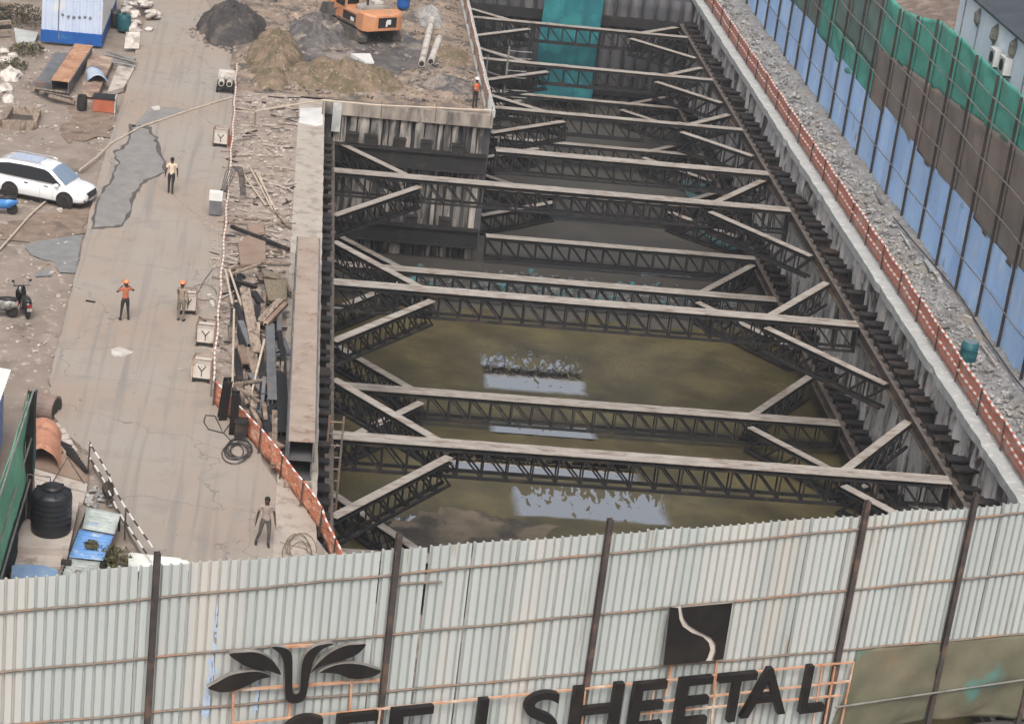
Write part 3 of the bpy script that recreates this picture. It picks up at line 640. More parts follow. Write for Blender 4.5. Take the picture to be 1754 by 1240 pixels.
# olive shade net over the lower right
t = thing("shade_net", "sagging olive shade net hung over the lower right of the corrugated hoarding", "shade net", hp(net_u0+4, 0, .1))
mb = MB(); nx, nz = 70, 24; k = 0
top0 = hpx(1470, 1112, .07); top1 = hpx(1754, 1086, .07); tsl = (top1[1]-top0[1])/(top1[0]-top0[0])
vs = []
for j in range(nz+1):
    for i in range(nx+1):
        uu = net_u0-.55*(j/nz)+(37-net_u0)*i/nx; v = j/nz
        zt = top0[1]+tsl*(uu-net_u0); zb = -0.78+0.40*abs(math.sin((uu-net_u0)*0.45))
        wob = 0.10*math.sin(uu*2.3+v*3)*v+0.07*noise.noise(Vector((uu*1.5, v*4, 1)))+0.16*math.sin(v*math.pi)
        vs.append(hp(uu, zt+(zb-zt)*v, 0.03+max(-.02, wob)))
mb.add(vs, [(j*(nx+1)+i, j*(nx+1)+i+1, (j+1)*(nx+1)+i+1, (j+1)*(nx+1)+i) for j in range(nz) for i in range(nx)])
ob = mb.build("net_cloth", shadeol, t, smooth=True); sm = ob.modifiers.new("solid", 'SOLIDIFY'); sm.thickness = 0.01
a, b = hpx(1460, 1206, .3), hpx(1754, 1163, .3); sl = (b[1]-a[1])/(b[0]-a[0])
mb = MB(); mb.tube([hp(a[0]-.6, a[1]-.6*sl, .32), hp(37, a[1]+sl*(37-a[0]), .32)], 0.03); mb.build("pipe", railw, t)
# ---- sign work
def poly_on(pts, o): return [hp(*hpx(x, y, o), o) for x, y in pts]
def smooth_closed(pts, n=4):
    out = []; m_ = len(pts)
    for i in range(m_):
        p0, p1, p2, p3 = (Vector((*pts[(i+k-1) % m_], 0)) for k in range(4))
        for k in range(n):
            t = k/n; q = 0.5*((2*p1)+(-p0+p2)*t+(2*p0-5*p1+4*p2-p3)*t*t+(-p0+3*p1-3*p2+p3)*t**3); out.append((q.x, q.y))
    return out
def signpiece(name, pts, o, dep, parent, sm_=True):
    q = smooth_closed(pts) if sm_ else pts
    front = poly_on(q, o); mb = MB(); mb.prism(front, -HN*dep, 0, 1); ob = mb.build(name, [signblk, signedge], parent)
    bm = bmesh.new(); bm.from_mesh(ob.data); bmesh.ops.triangulate(bm, faces=[f for f in bm.faces if len(f.verts) > 4]); bmesh.ops.recalc_face_normals(bm, faces=bm.faces); bm.to_mesh(ob.data); bm.free(); return ob
t = thing("emblem_sign", "black leaf emblem with four leaves and a looped stem on the pale hoarding", "sign", hp(*hpx(505, 1200), .3))
OF = 0.42
leafs = [[(393,1120),(415,1117),(440,1117),(462,1127),(476,1143),(481,1155),(462,1149),(440,1146),(420,1140),(405,1131)],
         [(357,1177),(372,1168),(395,1156),(420,1151),(445,1150),(463,1158),(445,1163),(425,1173),(400,1183),(378,1185),(362,1181)],
         [(532,1152),(545,1135),(565,1118),(590,1106),(615,1103),(627,1104),(612,1120),(588,1130),(565,1136),(545,1143)],
         [(548,1151),(570,1140),(595,1136),(620,1138),(640,1144),(653,1149),(640,1158),(618,1162),(598,1161),(580,1154),(562,1152)]]
for pts in leafs: signpiece("leaf", pts, OF, 0.16, t)
stem = [(466,1108),(483,1108),(496,1114),(501,1128),(501,1178),(504,1187),(510,1187),(514,1180),(517,1140),(524,1120),(540,1107),(562,1102),(572,1103),(555,1110),(542,1122),(533,1145),(526,1185),(520,1199),(508,1204),(496,1203),(489,1193),(488,1160),(486,1135),(480,1120)]
signpiece("stem", stem, OF+.004, 0.16, t)
for x0, y0, x1, y1 in ((400,1165,398,1245),(497,1200,493,1245),(602,1160,598,1240),(385,1182,650,1164),(470,1108,540,1104)):
    mb = MB(); mb.beam(hp(*hpx(x0,y0,.2),.2), hp(*hpx(x1,y1,.2),.2), 0.07, 0.07, up=HN); mb.build("frame_bar", rustframe, t)
t = thing("logo_sign", "black square sign cut by a pale S curve, mounted above the lettering on the hoarding", "sign", hp(*hpx(1195, 1130), .3))
signpiece("plate_half", [(1147,1039),(1162,1041),(1164,1060),(1170,1073),(1186,1084),(1205,1091),(1214,1100),(1217,1112),(1212,1126),(1208,1132),(1136,1139)], OF, 0.07, t, False)
signpiece("plate_half", [(1168,1040),(1255,1032),(1239,1129),(1221,1130),(1226,1116),(1226,1103),(1218,1092),(1196,1081),(1180,1071),(1172,1060),(1169,1048)], OF, 0.07, t, False)
mb = MB(); mb.prism(poly_on([(1150,1040),(1254,1033),(1238,1129),(1138,1138)], OF-.075), -HN*0.03); mb.build("back_plate", mat("logo_groove", S(214,206,196), S(190,182,172), 3, rough=.5), t)
for x0, y0, x1, y1 in ((1150,1138,1140,1190),(1228,1130,1222,1180)):
    mb = MB(); mb.beam(hp(*hpx(x0,y0,.2),.2), hp(*hpx(x1,y1,.2),.2), 0.07, 0.07, up=HN); mb.build("frame_bar", rustframe, t)
t = thing("sign_lettering", "large black raised capital letters on a rusty frame across the bottom of the hoarding", "sign", hp(*hpx(1000, 1230), .3))
def letter(ch, px, py, wpx, hm, adv=None):
    cu = bpy.data.curves.new("letter", 'FONT'); cu.body = ch; cu.size = 1.0; cu.extrude = 0.06; cu.offset = 0.008
    tmp = bpy.data.objects.new("letter_tmp", cu); COL.objects.link(tmp)
    dg = bpy.context.evaluated_depsgraph_get(); me = bpy.data.meshes.new_from_object(tmp.evaluated_get(dg)); bpy.data.objects.remove(tmp); bpy.data.curves.remove(cu)
    xs = [v.co.x for v in me.vertices]; ys = [v.co.y for v in me.vertices]; x0, x1, y0, y1 = min(xs), max(xs), min(ys), max(ys)
    ul, zt = hpx(px, py, OF); ur, _ = hpx(px+wpx, py, OF); org = wloc(t)
    for v in me.vertices:
        uu = ul+(v.co.x-x0)/(x1-x0)*(ur-ul); zz = zt-hm+(v.co.y-y0)/(y1-y0)*hm
        v.co = hp(uu, zz, OF+v.co.z*1.6-.06)-org
    me.materials.clear(); me.materials.append(signblk); me.name = "letter"
    ob = bpy.data.objects.new("letter", me); COL.objects.link(ob); ob.parent = t; return ob
LH = 1.62
for ch, px, py, wpx, hm in (("G",480,1230,75,LH), ("E",579,1226,70,LH), ("E",672,1215,72,LH), ("I",822,1198,16,LH),
                        ("S",902,1188,60,LH), ("H",985,1178,84,LH), ("E",1088,1171,56,LH), ("E",1166,1163,56,LH), ("T",1233,1157,64,LH), ("A",1282,1148,76,LH), ("L",1384,1141,40,LH)):
    letter(ch, px, py, wpx, hm)
for x0, y0, x1, y1 in ((400,1238,1462,1133),(1100,1204,1456,1166),(1095,1222,1440,1190),(1462,1133,1440,1240),(1002,1182,996,1244),(1227,1158,1217,1244),(1408,1141,1392,1240),(1430,1141,1412,1240),(651,1214,647,1244),(1120,1175,1112,1244)):
    mb = MB(); mb.beam(hp(*hpx(x0,y0,.24),.24), hp(*hpx(x1,y1,.24),.24), 0.055, 0.055, up=HN); mb.build("frame_bar", rustframe, t)

# ================================================================== TALL FENCE ON THE RIGHT
XF = 32.5
t = thing("net_fence", "tall fence of pale blue sheets with green and brown netting above on the right", "fence", (XF, 110, 0))
SP = 3.64; ys = [147.4-SP*i for i in range(-8, 24)]
def ztopn(y): return 10.75 if y < 107 else max(9.5, 10.75-(y-107)*0.19)
def zmid(y): return max(3.95, min(9.0, 8.0-(y-100)*0.08)) if y < 122 else 4.05
for k, y in enumerate(ys):
    zt = ztopn(y)+.05; lean = 0.12*math.sin(k*2.1)
    if y < 170:
        mb = MB(); mb.ibeam((XF-.12, y, -.2), (XF-.12, y+lean*.5, zt), 0.10, 0.12, 0.02, up=Vector((1,0,0))); mb.build("post", mat("fence_post_lower", S(62,58,56), S(78,70,64), 1.2, rough=0.6), t)
def panel(y0, y1, za0, za1, zb0, zb1, x, m, name, seed, amp=0.07):
    mb = MB(); a, b = 10, 14; vs = []
    for j in range(b+1):
        for i in range(a+1):
            f = i/a; v = j/b; yy = y0+(y1-y0)*f; z0 = za0+(za1-za0)*f; z1 = zb0+(zb1-zb0)*f
            bulge = amp*math.sin(f*math.pi)*noise.noise(Vector((seed*3.3+f*2, v*3, seed)))*2
            vs.append((x+bulge, yy, z0+(z1-z0)*v))
    mb.add(vs, [(j*(a+1)+i, j*(a+1)+i+1, (j+1)*(a+1)+i+1, (j+1)*(a+1)+i) for j in range(b) for i in range(a)])
    ob = mb.build(name, m, t, smooth=True); sm = ob.modifiers.new("solid", 'SOLIDIFY'); sm.thickness = 0.01; return ob
for k in range(len(ys)-1):
    y1, y0 = ys[k], ys[k+1]
    zc = lambda y: 3.75+0.25*(y < 112)+0.08*math.sin(y*3)
    for part in range(2):
        for h in range(2):
            ya, yb = y0+(y1-y0)*h/2, y0+(y1-y0)*(h+1)/2
            mb = MB(); n_ = 9; vs = []
            z0 = 0.02 if part == 0 else 1.95; z1 = 1.98 if part == 0 else 3.85+0.15*math.sin(k*1.9)+(0.15 if y0 < 112 else -.1)
            for j in range(2):
                for i in range(n_*3+1):
                    yy = ya+(yb-ya)*i/(n_*3); vs.append((XF+(0.022 if i % 3 == 1 else 0)+0.015*part, yy, z0 if j == 0 else z1))
            w_ = n_*3+1; mb.add(vs, [(i, i+1, w_+i+1, w_+i) for i in range(w_-1)])
            ob = mb.build("blue_sheet", bluesh, t); sm = ob.modifiers.new("solid", 'SOLIDIFY'); sm.thickness = 0.004
    zl = 3.45 if y0 > 114 else 3.75
    m0, m1 = zmid(y0), zmid(y1)
    if y0 > 128: panel(y0, y1, zl, zl, 9.6, 9.6, XF+.06, netgry if k % 3 else netgrn, "net_panel", k); top = True; continue
    if y0 > 116: panel(y0, y1, zl, zl, 5.2, 5.2, XF+.06, netgrn, "net_panel", k); panel(y0, y1, 5.2, 5.2, ztopn(y0), ztopn(y1), XF+.065, netgry, "net_panel", k+50); continue
    panel(y0, y1, zl, zl, m0, m1, XF+.06, netbrn, "net_panel", k)
    panel(y0, y1, m0-.1, m1-.1, ztopn(y0), ztopn(y1), XF+.075, netgrn, "net_panel", k+50)
for z, rr in ((2.0,.03),(5.3,.03),(6.92,.035),(8.72,.035),(9.82,.035)):
    mb = MB(); mb.tube([(XF-.22, y, z+.06*math.sin(y*.7)) for y in [70+3.0*i for i in range(36 if z < 8.6 else (19 if z < 9 else 15))]], rr, 5); mb.build("rail", railw, t)
# ================================================================== ORANGE NETTING FENCE ALONG THE PIT
def net_fence(t, pts, zbase, h, sp, m_net, m_top, mid=True, post=postm, jitter=0.05, pr=0.03, nmesh="net"):
    """pts: world polyline on the ground"""
    seg = []; 
    L_ = [0]
    for a, b in zip(pts, pts[1:]): L_.append(L_[-1]+(b-a).length)
    def at(s_):
        for i in range(len(pts)-1):
            if s_ <= L_[i+1] or i == len(pts)-2:
                f = (s_-L_[i])/(L_[i+1]-L_[i]); return pts[i].lerp(pts[i+1], f)
    n_ = int(L_[-1]/0.28); vs = []
    for i in range(n_+1):
        p = at(L_[-1]*i/n_); sag = 0.05*abs(math.sin(i*0.28/sp*math.pi)); b = (0.10 if m_net is netorg else 0.04)*noise.noise(Vector((i*.6, 2, h)))
        for j in range(5):
            f = j/4; q = p+Vector((b*math.sin(f*3)+0.05*noise.noise(Vector((i*.5, f*3, 7))), 0.04*noise.noise(Vector((i*.4, f*2, 3))), zbase+0.04+(h-.08-sag)*f)); vs.append(q)
    if m_net:
        mb = MB(); mb.add(vs, [(i*5+j, (i+1)*5+j, (i+1)*5+j+1, i*5+j+1) for i in range(n_) for j in range(4)]); ob = mb.build(nmesh, m_net, t, smooth=True)
        sm = ob.modifiers.new("solid", 'SOLIDIFY'); sm.thickness = 0.01
    for f, nm in ((1.0, "top_rail"),)+(((0.52, "middle_rail"),) if mid else ()):
        mb = MB(); q = []
        k_ = int(L_[-1]/0.9)
        for i in range(k_+1):
            p = at(L_[-1]*i/k_); q.append(p+Vector((-.05+.03*math.sin(i*1.3), 0, zbase+h*f-0.03*abs(math.sin(i*0.9/sp*math.pi)))))
        mb.tube(q, pr, 6); mb.build(nm, m_top, t)
    s_ = 0.2
    while s_ < L_[-1]:
        p = at(s_)+Vector((-.1, 0, zbase)); mb = MB(); mb.tube([p, p+Vector((0.04*math.sin(s_*3), 0.05*math.sin(s_*5), h+.1))], 0.035, 6); mb.build("post", post, t); s_ += sp
t = thing("safety_fence", "long orange netting fence with red and white rails on the right edge of the pit", "fence", (29.5, 110, 0))
net_fence(t, [Vector((29.5, YF+2, 0)), Vector((29.5, 165, 0))], 0, 1.15, 3.5, netorg2, ropew, pr=0.055)
pa, pb, pc, pd, pe = P(372,690), P(430,758), P(490,830), P(545,905), P(588,1003)
t = thing("safety_fence", "crumpled orange netting fence with white top cord along the right of the haul road", "fence", (pb+pc)/2)
net_fence(t, [P(366,692), pb, pc, pd, pe], 0, 1.0, 2.2, netorg, ropew, False, pr=0.035)
t = thing("barrier_rail", "thin red and white tube rail along the right edge of the haul road", "railing", P(385,380))
net_fence(t, [P(405,138), P(399,250), P(390,365), P(381,480), P(374,575), P(365,690)], 0, 1.0, 4.5, None, ropew2, False, railm, pr=0.045)
t = thing("barrier_rail", "red and white tube rail along the outer edge of the excavator platform", "railing", Vector((11.4, 140, 0)))
net_fence(t, [Vector((11.45, 121.3, 0)), Vector((11.5, 165, 0))], 0, 1.0, 4.0, mat("torn_net", S(206,180,164), S(180,150,134), 2, rough=.9), ropew2, False, railm, pr=0.045)
t = thing("pipe_rail", "bent pale pipe rail running above the stained platform wall", "railing", P(700,185))
for nm, zz in (("top_rail", 1.0), ("middle_rail", 0.55)):
    mb = MB(); mb.tube([P(410,186,.5), P(436,191,zz), P(552,172,zz), P(640,180,zz), P(846,190,zz)], 0.05, 6); mb.build(nm, pipelt, t)
for q in ((436,215),(552,197),(652,205),(745,209),(840,214)):
    mb = MB(); p = P(*q); mb.tube([p, p+Vector((0,0,1.05))], 0.04); mb.build("post", railm, t)
t = thing("barrier_rail", "black and white striped rail barrier along the lower left edge of the haul road", "railing", P(205,880))
bl = [P(153,805), P(178,845), P(222,932), P(262,985)]
net_fence(t, bl, 0, 1.05, 2.6, None, ropebk, True, postm, pr=0.032)
# ================================================================== THINGS ON SITE
def loc2(root, fn): return fn
def local_build(mb, name, mats, parent, smooth=False):
    o = bpy.data.objects.new(name, mb.mesh(name, mats, Vector(), smooth)); COL.objects.link(o); o.parent = parent; return o
# ---- white people carrier
fw, rw_ = P(111,357,-.14), P(4,336,-.14)
hd_ = (fw-rw_); hd_.z = 0; ang = math.atan2(hd_.y, hd_.x)
fwd = Vector((math.cos(ang), math.sin(ang), 0)); lft = Vector((-fwd.y, fwd.x, 0))
cc = fw-fwd*1.40+lft*0.82; cc.z = -0.14
car = thing("parked_car", "white people carrier with dark side glass parked on the dirt at left", "car", cc, None, ang)
def rsec(x, zb, zt, w_, crown=.03):
    return [(x, -w_*.86, zb), (x, -w_, zb+.14), (x, -w_*1.0, zb+(zt-zb)*.55), (x, -w_*.95, zt-.03), (x, -w_*.6, zt+crown*.7), (x, 0, zt+crown), (x, w_*.6, zt+crown*.7), (x, w_*.95, zt-.03), (x, w_, zb+(zt-zb)*.55), (x, w_, zb+.14), (x, w_*.86, zb)]
mb = MB(); mb.loft([rsec(*q) for q in ((-2.36,.5,.95,.74),(-2.28,.34,1.04,.86),(-1.9,.24,1.08,.905),(-1.0,.21,1.06,.915),(0,.21,1.04,.915),(1.0,.21,1.03,.915),(1.35,.22,1.04,.905),(1.8,.26,.98,.89),(2.12,.3,.90,.85),(2.28,.36,.80,.77),(2.36,.44,.68,.66))])
def gsec(x, zr, wr, wb=.87): return [(x,-wb,.98),(x,-(wb*.35+wr*.65),.98+(zr-.98)*.62),(x,-wr,zr-.05),(x,-wr*.8,zr),(x,0,zr+.03),(x,wr*.8,zr),(x,wr,zr-.05),(x,wb*.35+wr*.65,.98+(zr-.98)*.62),(x,wb,.98)]
mb.loft([gsec(*q) for q in ((-2.28,1.12,.82),(-2.2,1.5,.74),(-2.05,1.72,.70),(-1.6,1.79,.69),(-.5,1.81,.69),(.25,1.77,.69),(.55,1.68,.70),(.95,1.38,.77),(1.42,1.04,.86))])
local_build(mb, "body", carwhite, car, True)
def side_glass(s_):
    mb = MB(); top = [(-2.02,1.60),(-1.5,1.68),(-.5,1.70),(.3,1.66),(.52,1.58),(.95,1.26),(1.18,1.10)]; bot = [(-2.1,1.14),(-1.5,1.12),(-.5,1.11),(.3,1.10),(.52,1.10),(.95,1.09),(1.16,1.08)]
    vs = []
    for (x, z) in bot+top:
        f = (z-.98)/.78; vs.append((x, s_*(.885-.19*f+.018), z))
    n_ = len(bot); mb.add(vs, [(i, i+1, n_+i+1, n_+i) for i in range(n_-1)]); ob = local_build(mb, "side_window", glass_dk, car)
    sm = ob.modifiers.new("solid", 'SOLIDIFY'); sm.thickness = 0.012; sm.offset = 0
for s_ in (-1, 1): side_glass(s_)
mb = MB(); mb.add([(.60,-.62,1.665),(.60,.62,1.665),(1.36,.76,1.105),(1.36,-.76,1.105),(.58,0,1.72),(1.38,0,1.125)], [(0,4,5,3),(4,1,2,5)])
ob = local_build(mb, "windscreen", glass_lt, car); sm = ob.modifiers.new("solid", 'SOLIDIFY'); sm.thickness = 0.03; sm.offset = 0
mb = MB(); mb.box((-.9,0,1.835),(1.5,.9,.012)); local_build(mb, "roof_panel", mat("roof_panel_grey", S(196,206,222), S(150,166,190), 9, rough=.4), car)
for s_ in (-1, 1):
    mb = MB(); mb.tube([(-1.9,s_*.62,1.80),(-1.7,s_*.62,1.86),(.1,s_*.62,1.86),(.3,s_*.62,1.79)], .025, 6); local_build(mb, "roof_rail", chrome, car)
    mb = MB(); mb.rock((1.02, s_*1.02, 1.10), .13, .6, sub=2); local_build(mb, "door_mirror", carwhite, car, True)
    mb = MB(); mb.loft([[(2.02,s_*.62,.74),(2.02,s_*.87,.78),(1.86,s_*.9,.86),(1.9,s_*.66,.9)],[(2.30,s_*.5,.72),(2.24,s_*.78,.74),(2.12,s_*.84,.82),(2.2,s_*.55,.86)]]); local_build(mb, "headlight", lampm, car)
    mb = MB(); mb.box((-2.27, s_*.78, 1.0), (.1,.14,.35)); local_build(mb, "tail_lamp", redlens, car)
    for x in (-.55, .45):
        mb = MB(); mb.box((x, s_*.915, .93), (.2,.03,.035)); local_build(mb, "door_handle", blackpl, car)
    for x in (-.62, .5, 1.15):
        mb = MB(); mb.box((x-.35, s_*.9165, .62), (.008,.008,.72)); local_build(mb, "door_seam", steel_grey, car)
mb = MB(); mb.prism([(2.33,-.42,.48),(2.40,-.40,.62),(2.31,-.5,.80),(2.31,.5,.80),(2.40,.40,.62),(2.33,.42,.48)], Vector((.035,0,0))); local_build(mb, "grille", blackpl, car); mb = MB(); mb.box((2.375,0,.44),(.02,.5,.12)); local_build(mb, "number_plate", dirtywhite, car)
for s_ in (-1, 1):
    mb = MB(); mb.box((2.29, s_*.62, .47), (.06,.22,.1)); local_build(mb, "fog_lamp", blackpl, car)
mb = MB(); mb.loft([rsec(-2.3,.2,.34,.84),rsec(0,.16,.26,.88),rsec(2.2,.22,.34,.82)]); local_build(mb, "underbody", blackpl, car)
def wheel_mesh(r, wd):
    mb = MB(); mb.lathe((0,0,0), [(r*.62,-wd/2),(r*.93,-wd/2),(r,-wd*.3),(r,wd*.3),(r*.93,wd/2),(r*.62,wd/2)], 26); 
    for v in mb.v: v.xyz = (v.x, v.z, v.y)
    m2 = MB(); m2.lathe((0,0,0), [(r*.1,-wd*.4),(r*.63,-wd*.35),(r*.63,wd*.35),(r*.1,wd*.4)], 20)
    for k in range(5):
        a = k*2*math.pi/5; m2.box((math.cos(a)*r*.33, math.sin(a)*r*.33, 0), (r*.5, r*.14, wd*.92), a)
    for v in m2.v: v.xyz = (v.x, v.z, v.y)
    return mb.mesh("tyre", tyre, Vector(), True), m2.mesh("rim", rimm)
cty, crim = wheel_mesh(.345, .22)
for x in (1.40, -1.35):
    for s_ in (-1, 1):
        mb = MB(); mb.lathe((0,0,0), [(.02,-.02),(.43,-.02),(.43,.02),(.02,.02)], 24)
        for v in mb.v: v.xyz = (v.x+x, v.z+s_*.905, v.y+.40)
        local_build(mb, "wheel_arch", blackpl, car)
        o = inst(None, "wheel", (x, s_*.82, .345), car, 0, cty); inst(None, "rim", (0, s_*.02, 0), o, 0, crim)
# ---- two wheelers
def scooter(label, loc, rz, body, cat="scooter"):
    t = thing("scooter" if cat == "scooter" else "motorbike", label, cat, loc, None, rz)
    ty, rm = wheel_mesh(.25, .11)
    for x in (.62, -.62):
        o = inst(None, "wheel", (x, 0, .25), t, 0, ty); inst(None, "rim", (0, 0, 0), o, 0, rm)
    mb = MB(); mb.loft([[(-.85,-.12,.55),(-.85,.12,.55),(-.85,.10,.72),(-.85,-.10,.72)],[(-.5,-.2,.35),(-.5,.2,.35),(-.5,.17,.76),(-.5,-.17,.76)],[(-.1,-.19,.3),(-.1,.19,.3),(-.1,.15,.74),(-.1,-.15,.74)],[(.05,-.16,.26),(.05,.16,.26),(.05,.14,.36),(.05,-.14,.36)],[(.4,-.17,.28),(.4,.17,.28),(.4,.17,.36),(.4,-.17,.36)]]); local_build(mb, "body", body, t, True)
    mb = MB(); mb.loft([[(.38,-.2,.3),(.38,.2,.3),(.46,.2,.34),(.46,-.2,.34)],[(.5,-.22,.75),(.5,.22,.75),(.62,.16,.75),(.62,-.16,.75)],[(.42,-.15,1.0),(.42,.15,1.0),(.52,.1,1.0),(.52,-.1,1.0)]]); local_build(mb, "front_shield", body, t, True)
    mb = MB(); mb.loft([[(-.8,-.13,.74),(-.8,.13,.74),(-.8,.1,.84),(-.8,-.1,.84)],[(-.4,-.16,.76),(-.4,.16,.76),(-.4,.13,.85),(-.4,-.13,.85)],[(.0,-.1,.74),(.0,.1,.74),(.0,.08,.80),(.0,-.08,.80)]]); local_build(mb, "seat", blackpl, t, True)
    mb = MB(); mb.tube([(.36,-.36,1.06),(.42,-.12,1.05),(.42,.12,1.05),(.36,.36,1.06)], .022, 6); local_build(mb, "handlebar", blackpl, t)
    mb = MB(); mb.tube([(.44,0,1.0),(.62,0,.25)], .035, 6); local_build(mb, "fork", steel_grey, t)
    mb = MB(); mb.rock((.58,0,.92), .1, .8, sub=2); local_build(mb, "headlight", lampm, t, True)
    for s_ in (-1, 1):
        mb = MB(); mb.tube([(.40,s_*.26,1.05),(.40,s_*.34,1.22)], .012, 4); mb.box((.40,s_*.36,1.26),(.02,.12,.08)); local_build(mb, "mirror", blackpl, t)
    mb = MB(); mb.box((-.86,0,.62),(.03,.16,.1)); local_build(mb, "tail_lamp", redlens, t)
    mb = MB(); mb.box((-.9,0,.48),(.015,.2,.14)); local_build(mb, "number_plate", dirtywhite, t)
    return t
scooter("black scooter standing alone on the dirt beside the haul road", P(40,536,-.14), R(112), mat("scooter_black", S(30,31,34), None, rough=.25, coat=.4))
scooter("black motorbike with pale tail at the left picture edge", P(-6,541,-.14), R(178), mat("motorbike_black", S(34,32,30), S(180,178,172), 3, rough=.3), "motorbike")
scooter("blue motorbike at the left picture edge in front of the white people carrier", P(-3,366,-.14), R(185), mat("motorbike_blue", S(58,120,190), S(90,150,210), 3, rough=.3), "motorbike")

# ---- welding carts along the rail
def cart(label, px, py, rz=0.0):
    t = thing("welding_cart", label, "welding cart", P(px, py, .03), "welding carts along the haul road rail", rz)
    mb = MB(); mb.box((0,0,.50),(.66,.55,.62)); bm_ = mb; local_build(bm_, "cabinet", cartbody, t)
    for x in (-.37,.37):
        for y in (-.31,.31):
            mb = MB(); mb.box((x,y,.48),(.05,.05,.92)); local_build(mb, "frame_post", steel_rust, t)
    mb = MB()
    for y in (-.31,.31): mb.box((0,y,.96),(.79,.05,.05))
    for x in (-.37,.37): mb.box((x,0,.961),(.05,.57,.048))
    local_build(mb, "frame_top", steel_rust, t)
    mb = MB(); mb.box((0,0,.822),(.7,.6,.025)); local_build(mb, "lid", cartbody, t)
    mb = MB(); mb.tube([(0,-.295,.28),(0,-.295,.5),(-.15,-.295,.70)], .018, 5); mb.tube([(0,-.295,.5),(.15,-.295,.70)], .018, 5); local_build(mb, "y_strap", blackpl, t)
    mb = MB(); mb.box((0,0,.13),(.6,.5,.12)); local_build(mb, "base", steel_blk, t)
    for x in (-.3,.3):
        for y in (-.24,.24):
            mb = MB(); mb.lathe((0,0,0), [(.02,-.03),(.09,-.03),(.09,.03),(.02,.03)], 12)
            for v in mb.v: v.xyz = (v.x+x, v.z+y, v.y+.09)
            local_build(mb, "wheel", tyre, t)
    return t
cart("pale welding cart with a dark strap beside a small orange bin", 378, 250, R(-4))
cart("pale welding cart with a dark Y strap just above the lowest one at the rail", 352, 590, R(-4))
cart("pale welding cart with a dark Y strap where the orange netting begins", 346, 651, R(-6))
cart("pale welding cart standing right behind the worker in the tan shirt", 320, 535, R(6))
mb = MB(); c = P(393,250,.03); mb.lathe(c, [(.16,0),(.2,.5),(.18,.5),(.15,.06)], 12); tag(mb.build("bin", orange), "small orange bin beside the welding cart at the rail", "bin")
t = thing("pump_cart", "pale pump box on a dark grille stand with hoses looping over the rail", "pump", P(368,368,.03))
o0 = P(368,368,.03)
mb = MB(); mb.box(o0+Vector((0,0,.42)),(.55,.5,.7)); mb.build("stand", steel_grey, t)
mb = MB(); mb.box(o0+Vector((0,0,.95)),(.62,.55,.36)); mb.build("pump_box", white, t)
mb = MB(); mb.box(o0+Vector((.55,-.05,.78)),(.5,.1,.06)); mb.build("shelf", dirtywhite, t)
for k in range(5):
    mb = MB(); a = o0+Vector((.2+.06*k,.2,1.1)); mb.tube([a, a+Vector((.15+.05*k,1.0,.7)), a+Vector((.45+.04*k,1.7,.75)), a+Vector((.75,2.2,.2)), a+Vector((.9,2.4,-.9))], .022, 5); mb.build("hose", hose, t)
t = thing("pipe_trolley", "low box trolley carrying two pale pipes at the far end of the rail", "trolley", P(385,160,.03)); o0 = P(385,160,.03)
mb = MB(); mb.box(o0+Vector((0,.6,.35)),(.9,1.6,.12)); mb.build("deck", steel_dk, t)
mb = MB(); mb.box(o0+Vector((0,1.6,.62)),(.9,.5,.45)); mb.build("box", cartbody, t)
for x in (-.22,.22):
    mb = MB(); mb.tube([o0+Vector((x,-.15,.58)), o0+Vector((x,1.1,.6))], .17, 12); mb.build("pipe", dirtywhite, t)
    mb = MB(); mb.tube([o0+Vector((x,-.16,.58)), o0+Vector((x,-.10,.58))], .12, 12); mb.build("pipe_mouth", blackpl, t)
    for y in (.1, 1.3):
        mb = MB(); mb.tube([o0+Vector((x*2-.05,y,.17)), o0+Vector((x*2+.05,y,.17))], .17, 12); mb.build("wheel", tyre, t)

# ---- hollow box girders
def girder(label, a, b, wd, h, mtop, name="box_girder", group=None, th=.05):
    a = Vector(a); b = Vector(b); mb = MB(); d, sd_, u = mb.frame(a, b)
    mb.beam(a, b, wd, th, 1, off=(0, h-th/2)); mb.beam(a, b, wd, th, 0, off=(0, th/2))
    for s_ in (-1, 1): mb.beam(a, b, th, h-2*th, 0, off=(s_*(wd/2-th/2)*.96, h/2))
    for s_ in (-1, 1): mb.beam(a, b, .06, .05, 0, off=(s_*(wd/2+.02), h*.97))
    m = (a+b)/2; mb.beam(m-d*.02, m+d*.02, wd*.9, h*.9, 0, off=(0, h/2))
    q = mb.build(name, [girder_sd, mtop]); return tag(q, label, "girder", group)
A0, A1 = P(516,824,0.05), P(522,470,1.62); A1.z = A0.z; x_ = 1.45
girder("lower hollow steel box girder lying beside the pit under another", (x_, A0.y+.1, .05), (x_, 92.6, .05), 0.94, .78, girder_top, group="box girders beside the pit")
girder("upper hollow steel box girder with long tan top stacked beside the pit", (x_+.02, A0.y, .84), (x_, 92.3, .84), 0.94, .78, girder_top, group="box girders beside the pit")
mb = MB(); mb.box((x_, A0.y-.35, .08), (1.0,.5,.12)); tag(mb.build("timber_block", plankm), "tan timber block under the near end of the box girders", "timber")
for yy in (82.4, 87.5): pass
girder("rusty orange topped box girder with open dark end by the blue container", P(102,160,0), P(143,97,0), 1.0, .7, mat("girder_orange", S(190,150,120), S(164,122,94), 1.2, S(150,104,78), 2, rough=.75, bump=.1))
def slab(label, pts, z, h, m, name="steel_plate", cat="plate", group=None):
    poly = [P(x, y, z+h) for x, y in pts]; mb = MB(); mb.prism(poly, Vector((0,0,-h))); ob = mb.build(name, m)
    bm = bmesh.new(); bm.from_mesh(ob.data); bmesh.ops.recalc_face_normals(bm, faces=bm.faces); bm.to_mesh(ob.data); bm.free(); return tag(ob, label, cat, group)
